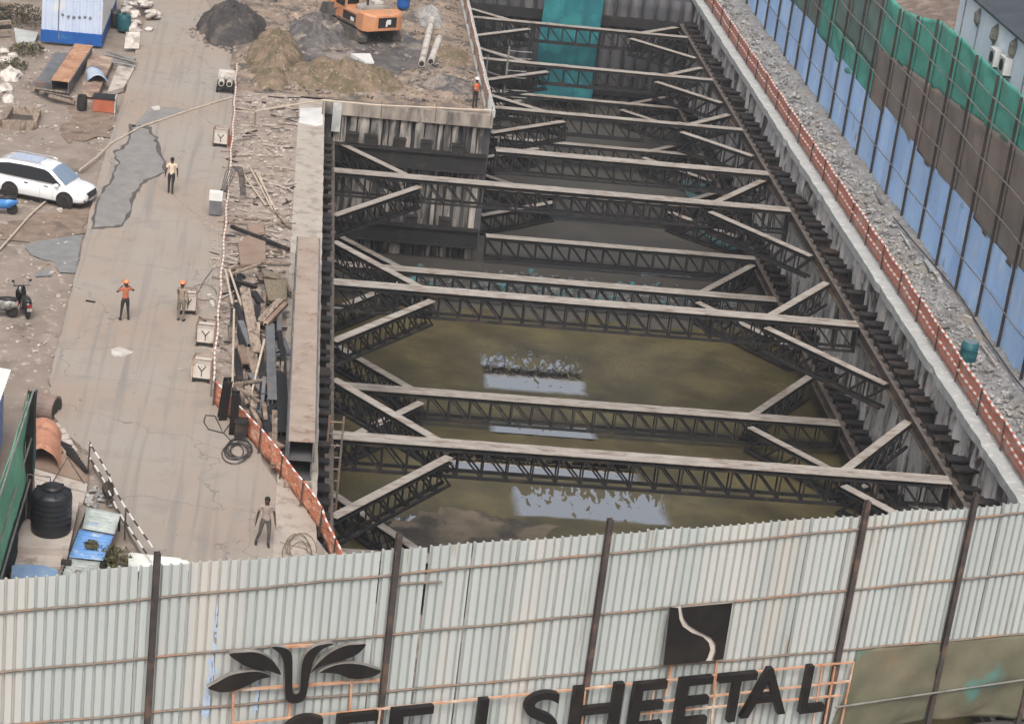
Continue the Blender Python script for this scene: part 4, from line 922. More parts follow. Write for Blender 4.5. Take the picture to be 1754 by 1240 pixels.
slab("grey steel plate lying left of the rusty orange girder", [(60,142),(88,142),(122,92),(95,90)], 0, .35, steel_grey)
slab("brown rusty plate lying behind the curled blue sheet", [(140,155),(168,160),(195,100),(152,92)], 0, .3, steel_rust)
slab("grey concrete slab at the edge of the haul road right of the curled sheet", [(184,158),(212,150),(233,112),(204,108)], -.1, .25, slabm, "concrete_slab", "slab")
slab("pale sheet lying on the weeds left of the blue container", [(28,75),(60,70),(66,56),(24,48)], 0, .2, coping, "flat_sheet", "sheet")
slab("white angled slab lying on the mud behind the excavator", [(601,92),(634,92),(641,107),(626,107)], .05, .25, white, "broken_slab", "slab")
slab("tan plate at the top of the scrap heap beside the barrier rail", [(408,418),(425,402),(455,408),(455,452),(412,453)], 0.1, .12, plyw)
slab("small tan plate with dark edge behind the largest tan plate of the scrap heap", [(424,383),(452,382),(453,398),(426,400)], 0.1, .12, plyw)
slab("ribbed tan grating leaning at the middle of the scrap heap", [(448,461),(478,468),(491,480),(491,513),(460,513)], .45, .06, mat("grating", S(150,138,116), S(96,86,70), 9, rough=.8, stretch=(3,1,1)), "grating", "grating")
slab("brown plywood sheet on the ground behind the black water tank", [(57,782),(112,776),(153,800),(150,826),(60,800)], -.1, .06, plyw, "plywood_sheet", "plywood")
for k, (pts, lb) in enumerate((([(58,802),(150,828),(148,842),(58,818)], "pale concrete step right behind the black water tank, nearest the plywood"), ([(60,820),(147,845),(142,862),(60,836)], "pale concrete step behind the black water tank, farther from the plywood"))):
    slab(lb, pts, -.12, .12, slabm, "concrete_step", "step")
# curled blue sheet
t0 = P(158,148,.1); mb = MB(); vs = []
for j in range(9):
    for i in range(9):
        u, v = i/8, j/8; vs.append(t0+Vector((-.65+1.25*u*(1-.25*v)+.35*(1-v), 2.6*v-.1, .25+.45*math.sin(u*math.pi)*(.4+.6*(1-v)))))
mb.add(vs, [(j*9+i, j*9+i+1, (j+1)*9+i+1, (j+1)*9+i) for j in range(8) for i in range(8)]); o = mb.build("curled_sheet", blueribs, smooth=True); sm = o.modifiers.new("s", 'SOLIDIFY'); sm.thickness = .02
tag(o, "shiny blue white sheet curled over the rusty plates", "sheet")
t = thing("tool_box", "orange box with pale lid edge standing on the dark soil by the road", "box", P(178,190,-.12)); o0 = P(178,190,-.12)
mb = MB(); mb.box(o0+Vector((0,0,.4)),(1.1,.9,.7)); mb.build("body", orange, t); mb = MB(); mb.box(o0+Vector((0,0,.78)),(1.2,1.0,.06)); mb.build("lid", steel_dk, t)
mb = MB(); mb.box(o0+Vector((.6,0,.42)),(.06,.9,.85)); mb.build("end_panel", dirtywhite, t)
mb = MB(); c = P(140,190,-.12); mb.lathe(c, [(.24,0),(.27,.3),(.27,.62),(.24,.85),(.12,.87)], 14); tag(mb.build("drum", steel_dk), "dark grey drum standing left of the orange box", "drum")
t = thing("open_trough", "open frame trough with dark inside at the left edge of the dirt yard", "trough", P(38,205,-.15)); q = [P(x,y,.15) for x,y in ((4,210),(58,212),(66,190),(18,186))]
for a, b in zip(q, q[1:]+q[:1]):
    mb = MB(); mb.beam(a, b, .28, .55, off=(0,-.15)); mb.build("side_board", plankm, t)
mb = MB(); mb.add([v+Vector((0,0,-.25)) for v in q], [(0,1,2,3)]); mb.build("bed", dirt_dark, t)

# ---- blue container
c0, c1 = P(70,72), P(172,84); c1.y = c0.y; W_ = c1.x-c0.x
t = thing("site_container", "site container with pale blue ribbed wall over a dark blue band", "container", Vector(((c0.x+c1.x)/2, c0.y, 0)))
def ribwall(x0, x1, y, z0, z1, n_, nm, m, dep=.05, axis=0):
    mb = MB(); vs = []
    for i in range(n_*4+1):
        f = i/(n_*4); d = dep if i % 4 in (1, 2) else 0
        for z in (z0, z1): vs.append((x0+(x1-x0)*f, y-d, z) if axis == 0 else (y+d, x0+(x1-x0)*f, z))
    mb.add(vs, [(2*i, 2*i+2, 2*i+3, 2*i+1) for i in range(n_*4)]); return mb.build(nm, m, t)
ribwall(c0.x, c1.x, c0.y, .75, 2.9, 9, "front_wall", ltblue); ribwall(c0.y, c0.y+9, c1.x, .75, 2.9, 20, "side_wall", white, .04, 1)
mb = MB(); mb.box((c0.x+W_/2, c0.y+.0, .40),(W_+.06,.12,.72)); mb.box((c1.x, c0.y+4.5, .40),(.12,9,.72)); mb.build("blue_band", blue, t)
mb = MB(); mb.box((c0.x+W_/2, c0.y+4.5, 2.96),(W_+.1,9.1,.1)); mb.build("roof", white, t)
mb = MB(); mb.box((c0.x+W_*.28, c0.y-.06, 1.8),(.04,.04,2.1)); mb.build("door_seam", steel_dk, t)
mb = MB(); mb.box((c0.x+W_*.3, c0.y-.1, .55),(.06,.05,.5)); mb.build("latch", chrome, t)
for k in range(6):
    mb = MB(); a = rs.uniform(0,1); mb.rock((c0.x+W_*(.35+.09*k), c0.y-.03, 1.5+.25*rs.random()), .1, 1.0, seed=k); mb.build("mud_splash", steel_grey, t)
t = thing("plastic_barrel", "teal plastic barrel with dark top beside the container", "barrel", P(212,50)); o0 = P(212,52)
mb = MB(); mb.lathe(o0, [(.36,0),(.42,.15),(.42,.75),(.36,.95),(.15,1.0)], 18); mb.build("drum", tealp, t); mb = MB(); mb.lathe(o0+Vector((0,0,.99)), [(.15,0),(.16,.06)], 12); mb.build("cap", blackpl, t)
mb = MB(); mb.lathe(P(196,44), [(.35,0),(.4,.2),(.4,.8),(.33,.95)], 18); tag(mb.build("plastic_barrel", tankblk), "black plastic barrel between the container and the teal barrel", "barrel")
# sacks
sp_ = None
for k in range(34):
    a = rs.uniform(0, 6.28); r_ = rs.uniform(0, 1)**.5; x = 236+34*r_*math.cos(a); y = 32+26*r_*math.sin(a); h = .1+.9*(1-r_)
    if sp_ is None:
        mb = MB(); n_ = 10; secs = []
        for i in range(9):
            f = i/8*2-1; rr = (1-abs(f)**4)**.5+.05; secs.append([(f*.42, .26*rr*math.cos(q/n_*6.283), .13*rr*math.sin(q/n_*6.283)*(1+.2*noise.noise(Vector((f*3,q,0))))) for q in range(n_)])
        mb.loft(secs); sp_ = mb.mesh("white_sack", bagm, Vector(), True)
    o = bpy.data.objects.new("white_sack", sp_); COL.objects.link(o); o.location = P(x, y, 0)+Vector((0,0,h)); o.rotation_euler = (rs.uniform(-.4,.4), rs.uniform(-.4,.4), rs.uniform(0,3))
    tag(o, "white sack in the heap of sacks beside the container", "sack", "white sacks heaped beside the container")
for k in range(6):
    a = P(218+4*k, 56, .9); b = P(215+4.2*k, 84, .1); mb = MB(); mb.beam(a, b, .14, .06); tag(mb.build("white_board", dirtywhite), "narrow white board leaning below the teal barrel", "board", "white boards below the teal barrel")
for k in range(7):
    a = P(180+rs.uniform(0,12), 88+3*k, .12+.03*k); b = P(225+rs.uniform(-6,10), 102+2.0*k, .12+.03*k); mb = MB(); mb.tube([a, b], .06, 6); tag(mb.build("pipe_length", railw), "grey pipe length in the loose stack by the road edge", "pipe", "pipes stacked by the road edge")
for k in range(5):
    a = P(52+8*k, 152+3*k, .1+.04*k); b = P(112+4*k, 160+4*k, .1); mb = MB(); mb.beam(a, b, .18, .14); tag(mb.build("timber_beam", steel_dk if k % 2 else plankm), "dark timber beam lying in front of the open girder end", "timber", "timber beams before the open girder")
# ---- long pale pipes laid over the yard and road
def longpipe(label, pts, r=.06, z=.05, m=pipelt):
    mb = MB(); q = [P(x, y, z) for x, y in pts]; mb.tube(q, r, 6); return tag(mb.build("long_pipe", m), label, "pipe")
longpipe("pale pipe laid across the dirt from the car to the road bend", [(136,292),(165,270),(190,246),(240,218),(322,190),(400,166)], .045, .08)
longpipe("pale pipe laid on the dirt in front of the white car", [(-5,432),(20,405),(50,370),(78,345)], .045, -.03)
# ---- excavator
ea = math.atan2(.86, -.50); eo = P(640,74,0)+Vector((-.6,1.2,0))
t = thing("excavator", "orange crawler excavator with black panel on its rounded counterweight", "excavator", eo, None, ea)
for s_ in (-1, 1):
    mb = MB(); prof = [(-1.9,.25),(-1.6,.02),(1.6,.02),(1.9,.25),(1.95,.55),(1.65,.86),(-1.65,.86),(-1.95,.55)]
    mb.prism([(x, s_*1.25-.3, z) for x, z in prof], Vector((0,.6,0))); o = local_build(mb, "track", exgrey, t)
    mb = MB(); 
    for i in range(18): mb.box((-1.62+.19*i, s_*1.25, .885), (.13,.6,.05))
    local_build(mb, "track_shoes", exgrey, o)
mb = MB(); mb.lathe((0,0,.6), [(.75,0),(.75,.45)], 20); local_build(mb, "turntable", blackpl, t)
mb = MB(); secs = []
def hs(x, w_, z0, z1): return [(x,-w_,z0),(x,-w_,z1-.12),(x,-w_+.15,z1),(x,w_-.15,z1),(x,w_,z1-.12),(x,w_,z0)]
mb.loft([hs(-1.45,1.4,1.05,2.0),hs(.4,1.4,1.05,1.95),hs(1.5,1.3,1.05,1.75)]); local_build(mb, "house", exor, t)
mb = MB(); mb.loft([hs(-1.44,1.45,1.0,2.15),hs(-2.0,1.42,1.0,2.15),hs(-2.35,1.22,1.02,2.1),hs(-2.52,.85,1.08,2.05),hs(-2.58,.4,1.1,2.02)]); cw_ = local_build(mb, "counterweight", exor, t)
mb = MB(); mb.box((-2.585,0,1.6),(.03,1.3,.62)); pn = local_build(mb, "rear_panel", blackpl, t)
mb = MB(); mb.box((-2.61,-.08,1.63),(.012,.3,.3)); mb.box((-2.611,.06,1.52),(.012,.12,.34)); local_build(mb, "white_mark", white, pn)
mb = MB(); mb.box((-.35,1.41,1.5),(1.5,.03,.5)); local_build(mb, "engine_opening", blackpl, t)
mb = MB(); mb.box((-.75,1.435,1.42),(.4,.02,.22)); local_build(mb, "side_decal", white, t)
mb = MB(); mb.box((.0,1.42,1.12),(2.2,.06,.12)); local_build(mb, "side_step", exgrey, t)
mb = MB(); mb.loft([hs(-1.3,.95,1.98,2.3),hs(-.3,.95,1.95,2.3)]); local_build(mb, "engine_hood", mat("hood_grey", S(176,170,162), S(130,126,120), 2, rough=.6), t)
mb = MB(); mb.box((-.5,-.3,2.4),(.9,.6,.16)); local_build(mb, "air_filter", dirtywhite, t)
mb = MB(); mb.tube([(-.9,.5,2.3),(-.9,.5,2.75)], .08, 10); local_build(mb, "exhaust", steel_blk, t)
mb = MB(); mb.loft([hs(.2,.5,1.9,3.0),hs(1.4,.5,1.6,3.0),hs(1.65,.48,1.4,2.6)])
for v in mb.v: v.y += .88
local_build(mb, "cab", exor, t)
mb = MB(); mb.box((.85,1.39,2.4),(1.0,.03,.9)); mb.box((.19,.88,2.5),(.03,.8,.75)); local_build(mb, "cab_glass", glass_dk, t)
mb = MB(); mb.loft([[(1.2,-.3,1.5),(1.2,.1,1.5),(1.2,.1,2.2),(1.2,-.3,2.2)],[(3.0,-.3,3.4),(3.0,.1,3.4),(2.8,.1,4.0),(2.8,-.3,4.0)],[(5.4,-.3,3.6),(5.4,.1,3.6),(5.4,.1,4.1),(5.4,-.3,4.1)]]); bo = local_build(mb, "boom", exor, t)
mb = MB(); mb.loft([[(5.2,-.28,4.2),(5.2,.08,4.2),(5.7,.08,4.0),(5.7,-.28,4.0)],[(4.2,-.25,1.2),(4.2,.05,1.2),(4.55,.05,1.1),(4.55,-.25,1.1)]]); local_build(mb, "stick", exor, t)
mb = MB(); mb.prism([(4.1,-.6,1.2),(4.7,-.6,1.1),(5.0,-.6,.4),(4.5,-.6,.05),(3.9,-.6,.4)], Vector((0,1.0,0))); local_build(mb, "bucket", exgrey, t)
mb = MB(); mb.tube([(1.6,-.1,1.6),(2.6,-.1,3.2)], .1, 8); local_build(mb, "boom_ram", chrome, t)
mb = MB(); c = P(690,14,.3); mb.lathe(c, [(.35,0),(.42,.15),(.42,.8),(.35,.95)], 16); tag(mb.build("plastic_barrel", blue), "blue barrel standing behind the excavator counterweight", "barrel")
for (q, lb) in (((740,34,.5,722,110,.2), "longer white pipe lying on the platform right of the excavator"), ((752,66,.25,738,106,.2), "shorter white pipe lying beside a longer one on the platform")):
    a, b = P(q[0],q[1],q[2]), P(q[3],q[4],q[5]); mb = MB(); mb.tube([a, b], .21, 14); d = (b-a).normalized(); t = tag(mb.build("white_pipe", dirtywhite), lb, "pipe")
    mb = MB(); mb.tube([b-d*.05, b+d*.012], .16, 12); mb.build("pipe_mouth", blackpl, t)
# ---- heaps
def heap(name, label, cpx, cpy, rx, ry, h, m, seed, cat="heap", z=0):
    c = P(cpx, cpy, z); mb = MB()
    def hh(x, y):
        d = ((x-c.x)/rx)**2+((y-c.y)/ry)**2+0.35*noise.noise(Vector((x*.8+seed, y*.8, seed))); g = max(0, 1-d)
        return z-.06+h*g**.8*(1+.5*noise.noise(Vector((x*1.1, y*1.1, seed))))+g*.22*noise.noise(Vector((x*2.6, y*2.6, seed)))+g*.16*noise.noise(Vector((x*5, y*5, seed)))+g*.10*noise.noise(Vector((x*11, y*11, seed)))
    mb.grid(c.x-rx*1.25, c.x+rx*1.25, c.y-ry*1.25, c.y+ry*1.25, .10, hh, keep=lambda x, y: ((x-c.x)/rx)**2+((y-c.y)/ry)**2 < 1.5); return tag(mb.build(name, m), label, cat)
heap("soil_heap", "black soil heap at the top beside the haul road", 398, 52, 2.1, 4.6, 1.5, mat("black_soil", S(74,70,68), S(50,48,48), 2, S(96,88,82), 1, bump=1.0, bscale=7), 3)
heap("earth_bank", "brown grassy earth bank between the black heap and the pipe rail", 470, 105, 1.7, 6.6, 1.2, grassy, 8, "earth bank")
heap("earth_bank", "long brown earth bank behind the pipe rail on the platform", 585, 140, 3.8, 2.6, 1.1, grassy, 9, "earth bank")
heap("earth_bank", "small brown earth mound right of the two white pipes", 772, 100, 1.2, 2.6, .5, grassy, 10, "earth bank")
heap("soil_heap", "grey spoil heap beside the worker at the platform corner", 768, 150, 1.6, 2.4, .5, mud, 11)
heap("soil_heap", "dark spoil heap left of the excavator", 545, 60, 2.0, 4.5, .9, mud, 12)
heap("soil_heap", "pale clod heap at the top beside the white pipes", 735, 35, 1.0, 3.0, .8, grey_rub, 13)
# ---- stones: nobody could count these
def stones(name, label, m, pts, smin, smax, seed):
    r_ = random.Random(seed); mb = MB()
    for k, p in enumerate(pts): mb.rock(p+Vector((0,0,smin*.3)), r_.uniform(smin, smax)*(1 if r_.random() < .9 else 1.8), r_.uniform(.4,.9), seed=k)
    o = mb.build(name, m); o["kind"] = "stuff"; o["label"] = label; return o
rr = random.Random(3)
pts = [Vector((rr.uniform(-2.6,.7), rr.uniform(80,120), .02)) for k in range(520)]
stones("rubble_stones", "pale rubble stones strewn over the verge between the road and the pit", stonem, pts, .03, .11, 1)
pts = [Vector((rr.gauss(31.0,.6), rr.uniform(72,165), .15)) for k in range(2600)]; pts = [p for p in pts if 29.8 < p.x < 32.4]
stones("rubble_stones", "grey rubble stones strewn along the strip below the tall fence", stoneg, pts, .025, .11, 2)
pts = [Vector((rr.uniform(-3,11), rr.uniform(121.5,150), .1)) for k in range(1500)]
stones("rubble_stones", "loose stones and clods strewn over the excavator platform", clod, pts, .03, .11, 4)
pts = [P(rr.uniform(-5,200), rr.uniform(85,250), -.14) for k in range(260)]+[P(rr.uniform(-5,130), rr.uniform(330,640), -.14) for k in range(120)]
stones("rubble_stones", "small stones and litter strewn over the dirt yard", stonem, pts, .03, .10, 5)
pts = [P(rr.uniform(100,520), rr.uniform(120,950), .03) for k in range(170)]
stones("road_grit", "small dark grit scattered over the haul road", mat("grit", S(120,112,104), S(170,160,150), 3), [p for p in pts if -8 < p.x < 1.0 and p.y > 60], .015, .05, 6)
pts = [Vector((rr.gauss(18,5), rr.gauss(116.8,1.0), WZ+.05)) for k in range(500)]; pts = [p for p in pts if 6 < p.x < 27]
stones("debris_stones", "broken debris along the edge of the mud at the bottom of the pit", mat("debris", S(110,112,112), S(60,64,66), 1.5, S(60,120,124), .8, (.56,.62), bump=.4), pts, .06, .28, 7)
slab("grey sheet of debris lying on the mud at the bottom of the pit", [(1105,462),(1190,462),(1185,474),(1098,470)], WZ+.05, .1, mat("debris_sheet", S(120,126,130), S(88,92,96), 1), "debris_sheet", "sheet")
for pts, lb in (([(1165,308),(1215,316),(1230,340),(1178,338)], "teal tarpaulin lying on the mud in the pit behind the platform strut"), ([(1200,395),(1250,402),(1290,425),(1240,430)], "faded teal tarpaulin lying at the foot of the right pit wall")):
    slab(lb, pts, WZ+.1, .08, mat("teal_tarp", S(84,112,116), S(62,92,98), 1.2, rough=.7), "tarpaulin", "tarpaulin")

mb = MB(); r_ = random.Random(31)
for k in range(240):
    p = Vector((r_.uniform(-2.8,.6), r_.uniform(79,120), r_.uniform(.04,.12))); a = r_.gauss(0,.5) if r_.random() < .7 else r_.uniform(0,3); l = r_.uniform(.1,.5); d = Vector((math.cos(a)*l, math.sin(a)*l, r_.uniform(-.03,.03)))
    mb.beam(p-d, p+d, r_.uniform(.03,.10), r_.uniform(.02,.05), r_.choice([0,0,1,2]))
o = mb.build("wood_offcuts", [slabm, plankm, steel_dk]); o["kind"] = "stuff"; o["label"] = "wood offcuts and splinters strewn over the verge beside the pit"
pts = []
for (hx, hy, rx, ry) in ((398,52,2.4,5),(470,105,2.2,7.5),(585,140,4.4,3.4),(545,60,2.4,5),(768,150,2,3)):
    c = P(hx, hy, 0)
    for k in range(130): a = rr.uniform(0,6.28); q = rr.uniform(.75,1.15); pts.append(c+Vector((rx*q*math.cos(a), ry*q*math.sin(a), .06)))
stones("spill_stones", "loose clods spilled round the feet of the heaps", clod, [p for p in pts if p.y > 121.2 and p.x < 11.2], .04, .16, 15)
# ================================================================== SCRAP HEAP BESIDE THE PIT
sg = "scrap steel and timber heaped beside the box girders"
def bar(x0, y0, z0, x1, y1, z1, wd, h, m, name="scrap_plank", cat="scrap", label="weathered piece of scrap in the heap beside the box girders", kind="beam", group=sg):
    a, b = P(x0, y0, z0), P(x1, y1, z1); mb = MB()
    if kind == "beam": mb.beam(a, b, wd, h)
    elif kind == "i": mb.ibeam(a, b, wd, h, .03)
    elif kind == "c":
        mb.beam(a, b, wd, .03, off=(0, h/2)); mb.beam(a, b, .03, h, off=(wd/2-.015, 0)); mb.beam(a, b, .03, h, off=(-wd/2+.015, 0))
    else: mb.tube([a, b], wd, 8)
    return tag(mb.build(name, m), label, cat, group)
bar(419,494,.75, 440,602,.55, .42,.08, plankm, "wide_plank", "plank", "widest tan plank slanting down the middle of the scrap heap", group=None)
bar(401,530,1.1, 398,662,.9, .045,.05, pipelt, "scaffold_tube", "tube", "long upright looking pale tube along the left side of the scrap heap", "t", None)
bar(453,582,.9, 431,672,.2, .05,.05, pipelt, "scaffold_tube", "tube", "pale tube lying slantwise in front of the grey channels of the scrap heap", "t", None)
bar(396,388,.3, 495,428,.2, .16,.16, steel_dk, "angle_bar", "bar", "dark angle bar lying across the verge above the scrap heap", "beam", None)
bar(399,658,.5, 458,650,.4, .12,.08, plankm); bar(398,658,.4, 446,690,.3, .14,.1, plankm)
bar(462,560,.5, 466,690,.35, .36,.32, steel_grey, "steel_channel", "channel", "long blue grey steel channel lying left of the box girders", "i", None)
bar(477,640,.3, 482,745,.3, .3,.3, steel_dk, "steel_beam", kind="i"); bar(484,600,.3, 490,745,.25, .22,.3, steel_dk, "steel_beam", kind="i")
bar(412,552,.5, 428,592,.45, .24,.14, steel_grey, "steel_channel", kind="c"); bar(412,594,.5, 421,626,.4, .3,.14, steel_rust, "steel_channel", kind="c")
bar(426,597,.5, 437,640,.35, .28,.14, plankm); bar(404,520,.6, 420,560,.5, .2,.12, steel_dk); bar(393,462,.7, 413,522,.6, .05,.05, pipelt, "scaffold_tube", kind="t")
bar(386,462,.7, 398,520,.6, .05,.05, pipelt, "scaffold_tube", kind="t"); bar(392,460,.5, 446,452,.5, .1,.1, steel_rust); bar(396,470,.55, 452,450,.5, .14,.1, plankm)
bar(398,480,.6, 440,492,.5, .22,.14, steel_dk, "steel_beam", kind="i"); bar(450,470,.7, 490,478,.5, .3,.06, plankm); bar(448,548,.7, 480,514,.6, .3,.12, plankm)
bar(455,556,.72, 490,520,.6, .2,.12, steel_rust, "steel_channel", kind="c"); bar(470,540,.4, 494,534,.4, .1,.1, steel_grey); bar(440,700,.2, 470,728,.15, .3,.14, steel_grey, "steel_channel", kind="c")
bar(462,610,.35, 495,606,.35, .12,.1, steel_grey); bar(420,655,.3, 436,700,.2, .26,.12, plankm); bar(430,640,.3, 448,668,.25, .3,.1, steel_grey)
bar(468,735,.12, 490,770,.12, .3,.2, steel_dk, "steel_beam", kind="i"); bar(452,700,.2, 462,748,.2, .3,.16, steel_dk, "steel_beam", kind="i"); bar(410,560,.35, 416,600,.3, .2,.2, steel_dk, "steel_beam", kind="i")
bar(438,560,.3, 446,610,.3, .3,.25, steel_dk, "steel_beam", kind="i"); bar(446,610,.3, 452,680,.25, .26,.25, steel_blk, "steel_beam", kind="i"); bar(404,600,.25, 412,655,.2, .25,.2, steel_dk, "steel_beam", kind="i")
r2 = random.Random(21)
for k in range(80):
    x = r2.uniform(392, 488); y = r2.uniform(455, 765); 
    if x < 392+max(0, (y-650))*.62: continue
    a = r2.uniform(-.5, .5)+ (1.57 if r2.random() < .65 else .2); l = r2.uniform(14, 60)
    m = r2.choice([plankm, steel_rust, steel_grey, steel_dk, steel_dk]); wd = r2.uniform(.08, .3)
    bar(x, y, r2.uniform(.06,.55), x+l*.35*math.cos(a), y+l*math.sin(a), r2.uniform(.05,.35), wd, r2.uniform(.05,.18), m, kind=r2.choice(["beam","c","i"]))
for k, (x0, y0, x1, y1) in enumerate(((430,290,466,358),(437,292,470,356),(443,296,466,352),(418,300,455,352),(395,370,468,378),(392,378,470,386),(430,440,492,436),(440,450,498,452),(444,424,486,430),(470,360,498,392))):
    bar(x0, y0, .16, x1, y1, .1, .045 if k < 4 else .14, .06, pipelt if k < 4 else plankm, "loose_tube" if k < 4 else "loose_plank", "tube" if k < 4 else "plank", "thin tube lying loose on the rubble verge above the scrap heap" if k < 4 else "loose plank lying on the rubble verge above the box girders", "t" if k < 4 else "beam", "loose tubes on the rubble verge" if k < 4 else "loose planks on the rubble verge")
bar(391,650,1.9, 380,717,.05, .30,.26, steel_dk, "steel_stanchion", "post", "dark steel stanchion leaning on the orange netting, left of the pair", "i", None)
bar(404,672,1.9, 399,742,.05, .30,.26, steel_dk, "steel_stanchion", "post", "dark steel stanchion leaning on the orange netting, right of the pair", "i", None)
mb = MB(); c = P(411,752,.03); mb.box(c+Vector((0,0,.38)),(.42,.4,.7)); mb.box(c+Vector((0,0,.75)),(.5,.48,.06)); tag(mb.build("steel_block", steel_blk), "black steel block at the foot of the leaning stanchions", "block")
# coils
def coil(name, label, pxs, z, r, m, loops, rx, ry, seed, extra=None):
    r_ = random.Random(seed); c = P(*pxs, z); pts = []
    for k in range(loops*14):
        a = k/14*6.283; q = 1+.25*math.sin(a*.37+seed); o = Vector((.25*rx*math.sin(a*.21), .25*ry*math.cos(a*.17), 0))
        pts.append(c+o+Vector((rx*q*math.cos(a), ry*q*math.sin(a), .03+.05*(1+math.sin(a*.71)))))
    mb = MB(); mb.tube(pts, r, 5)
    if extra: mb.tube([P(x, y, z+.03) for x, y in extra], r, 5)
    return tag(mb.build(name, m), label, "coil")
coil("cable_coil", "grey cable tangled in a coil on the road beside the black steel block", (406,775), .03, .022, hose, 7, .42, .75, 2, ((400,760),(384,742),(357,735),(349,722),(352,711),(368,712),(376,728),(382,742),(392,728),(400,722)))
coil("wire_coil", "rusty wire lying loose on the road by the end of the orange netting", (512,945), .03, .014, wirem, 5, .40, 1.0, 5, ((480,928),(500,934),(520,938),(535,950),(548,962)))
coil("hose_coil", "thin hose curled on the road near the pump cart", (368,455), .03, .016, pipelt, 2, .2, .45, 7, ((374,450),(372,420),(372,395),(366,380)))
coil("hose_coil", "thin cable trailing over the road behind the worker in tan", (345,508), .03, .014, hose, 1, .5, .8, 8, ((330,520),(350,480),(365,460)))
bar(360,520,.06, 366,520,.06, .5,.12, cartbody, "pale_board", "board", "small pale board lying by the rail beside the welding carts", group=None)
bar(147,515,.06, 163,518,.05, .07,.07, steel_dk, "short_bar", "bar", "short dark bar lying on the road left of the orange worker", group=None)
bar(366,668,.06, 380,698,.06, .05,.05, steel_dk, "short_bar", "bar", "short dark bar lying on the road beside the orange netting", group=None)
mb = MB(); mb.prism([P(x, y, .06) for x, y in ((512,210),(514,186),(553,184),(553,214),(540,216))], Vector((0,0,-.04))); tag(mb.build("white_sheet", white), "white sheet lying on the capping beam at the platform corner", "sheet")

# ================================================================== LOWER LEFT CORNER
t = thing("water_tank", "black ribbed plastic water tank with lid standing on a pale slab", "water tank", P(88,905,.1)); tc = P(87,908,.25); tr = .64
prof = [(tr*.97,0),(tr,.04)]
for k in range(6): z = .18+.19*k; prof += [(tr,z),(tr*1.025,z+.05),(tr*1.025,z+.10),(tr,z+.15)]
prof += [(tr,1.33),(tr*.97,1.39),(tr*.8,1.47),(tr*.4,1.53)]
mb = MB(); mb.lathe(tc, prof, 36); mb.build("shell", tankblk, t, True)
mb = MB(); mb.lathe(tc+Vector((0,0,1.51)), [(.3,0),(.34,.03),(.34,.1),(.1,.14)], 24); mb.build("lid", blackpl, t, True)
for a in range(8):
    mb = MB(); d = Vector((math.cos(a*.785+.3), math.sin(a*.785+.3), 0)); mb.beam(tc+d*.33+Vector((0,0,1.52)), tc+d*.60+Vector((0,0,1.44)), .07, .05); mb.build("lid_rib", tankblk, t)
mb = MB(); q = tc+Vector((-.12,.4,1.48)); mb.tube([q+Vector((-.75,.1,-1.4)), q+Vector((-.75,.1,.25)), q+Vector((0,.0,.25)), q], .025, 6); mb.build("inlet_pipe", railw, t)
mb = MB(); mb.tube([q+Vector((.1,0,.1)), q+Vector((.5,.2,.9)), q+Vector((1.1,.0,.1))], .02, 5); mb.build("hose", hose, t)
mb = MB(); k = [P(x, y, .25) for x, y in ((18,935),(118,940),(136,858),(52,858))]; mb.prism(k, Vector((0,0,-.5))); o = mb.build("tank_base", slabm); bm = bmesh.new(); bm.from_mesh(o.data); bmesh.ops.recalc_face_normals(bm, faces=bm.faces); bm.to_mesh(o.data); bm.free(); tag(o, "pale concrete slab carrying the black water tank", "slab")
slab("tan sheet lying on the ground in front of the tank slab", [(20,972),(104,970),(112,942),(33,938)], -.12, .1, slabm, "flat_sheet", "sheet")
t = thing("blue_skip", "pale blue rounded bin showing above the hoarding in front of the tan sheet", "bin", P(60,1000,0))
mb = MB(); q = [P(x, y, .35) for x, y in ((20,968),(40,966),(75,968),(100,976),(98,984),(70,992),(20,990))]; mb.prism(q, Vector((0,0,-.45))); o = mb.build("bin_shell", mat("bin_blue", S(146,172,200), S(120,150,186), 2, S(110,140,140), 1.4, rough=.5), t)
# corrugated sheet roof
def corr_flat(name, label, quad, z0, z1, n_, m, mats2=None, cat="corrugated sheet", dep=.045):
    a, b, c, d = [P(*q[:2], q[2] if len(q) > 2 else z0) for q in quad]      # a-b the eave, d-c the other end; ribs run a->b
    mb = MB(); vs = []; N = n_*4
    for i in range(N+1):
        f = i/N; p = a.lerp(d, f); q = b.lerp(c, f); h = dep*math.sin(i*math.pi/2)
        for g in range(5): vs.append(p.lerp(q, g/4)+Vector((0,0,h)))
    mb.add(vs, [(i*5+g, i*5+g+1, (i+1)*5+g+1, (i+1)*5+g) for i in range(N) for g in range(4)])
    o = mb.build(name, m, smooth=True); s_ = o.modifiers.new("s", 'SOLIDIFY'); s_.thickness = .01; return tag(o, label, cat)
corr_flat("corrugated_sheet", "grey corrugated sheet at the upper end of the low roof beside the tank", [(142,905),(196,915),(207,880),(148,868)], .55, .5, 7, mat("sheet_grey", S(186,194,190), S(158,166,164), 3, S(120,150,190), 1.2, (.6,.68), rough=.5))
corr_flat("corrugated_sheet", "blue corrugated sheet in the middle of the low roof beside the tank", [(118,954),(176,960),(195,917),(136,906)], .48, .5, 8, mat("sheet_blue", S(120,160,206), S(92,140,200), 1.6, S(176,192,204), 1.3, (.55,.64), rough=.5))
corr_flat("corrugated_sheet", "grey corrugated sheet at the lower end of the low roof beside the tank", [(100,992),(160,998),(172,962),(116,956)], .42, .5, 7, mat("sheet_grey2", S(176,182,178), S(140,146,144), 3, S(110,100,92), 2, (.6,.68), rough=.5))
corr_flat("corrugated_sheet", "bright white corrugated sheets lying flat just behind the hoarding", [(220,978),(380,978),(300,955),(220,945)], .35, .5, 7, mat("sheet_white", S(224,224,218), S(206,206,200), 2, rough=.5))
mb = MB(); 
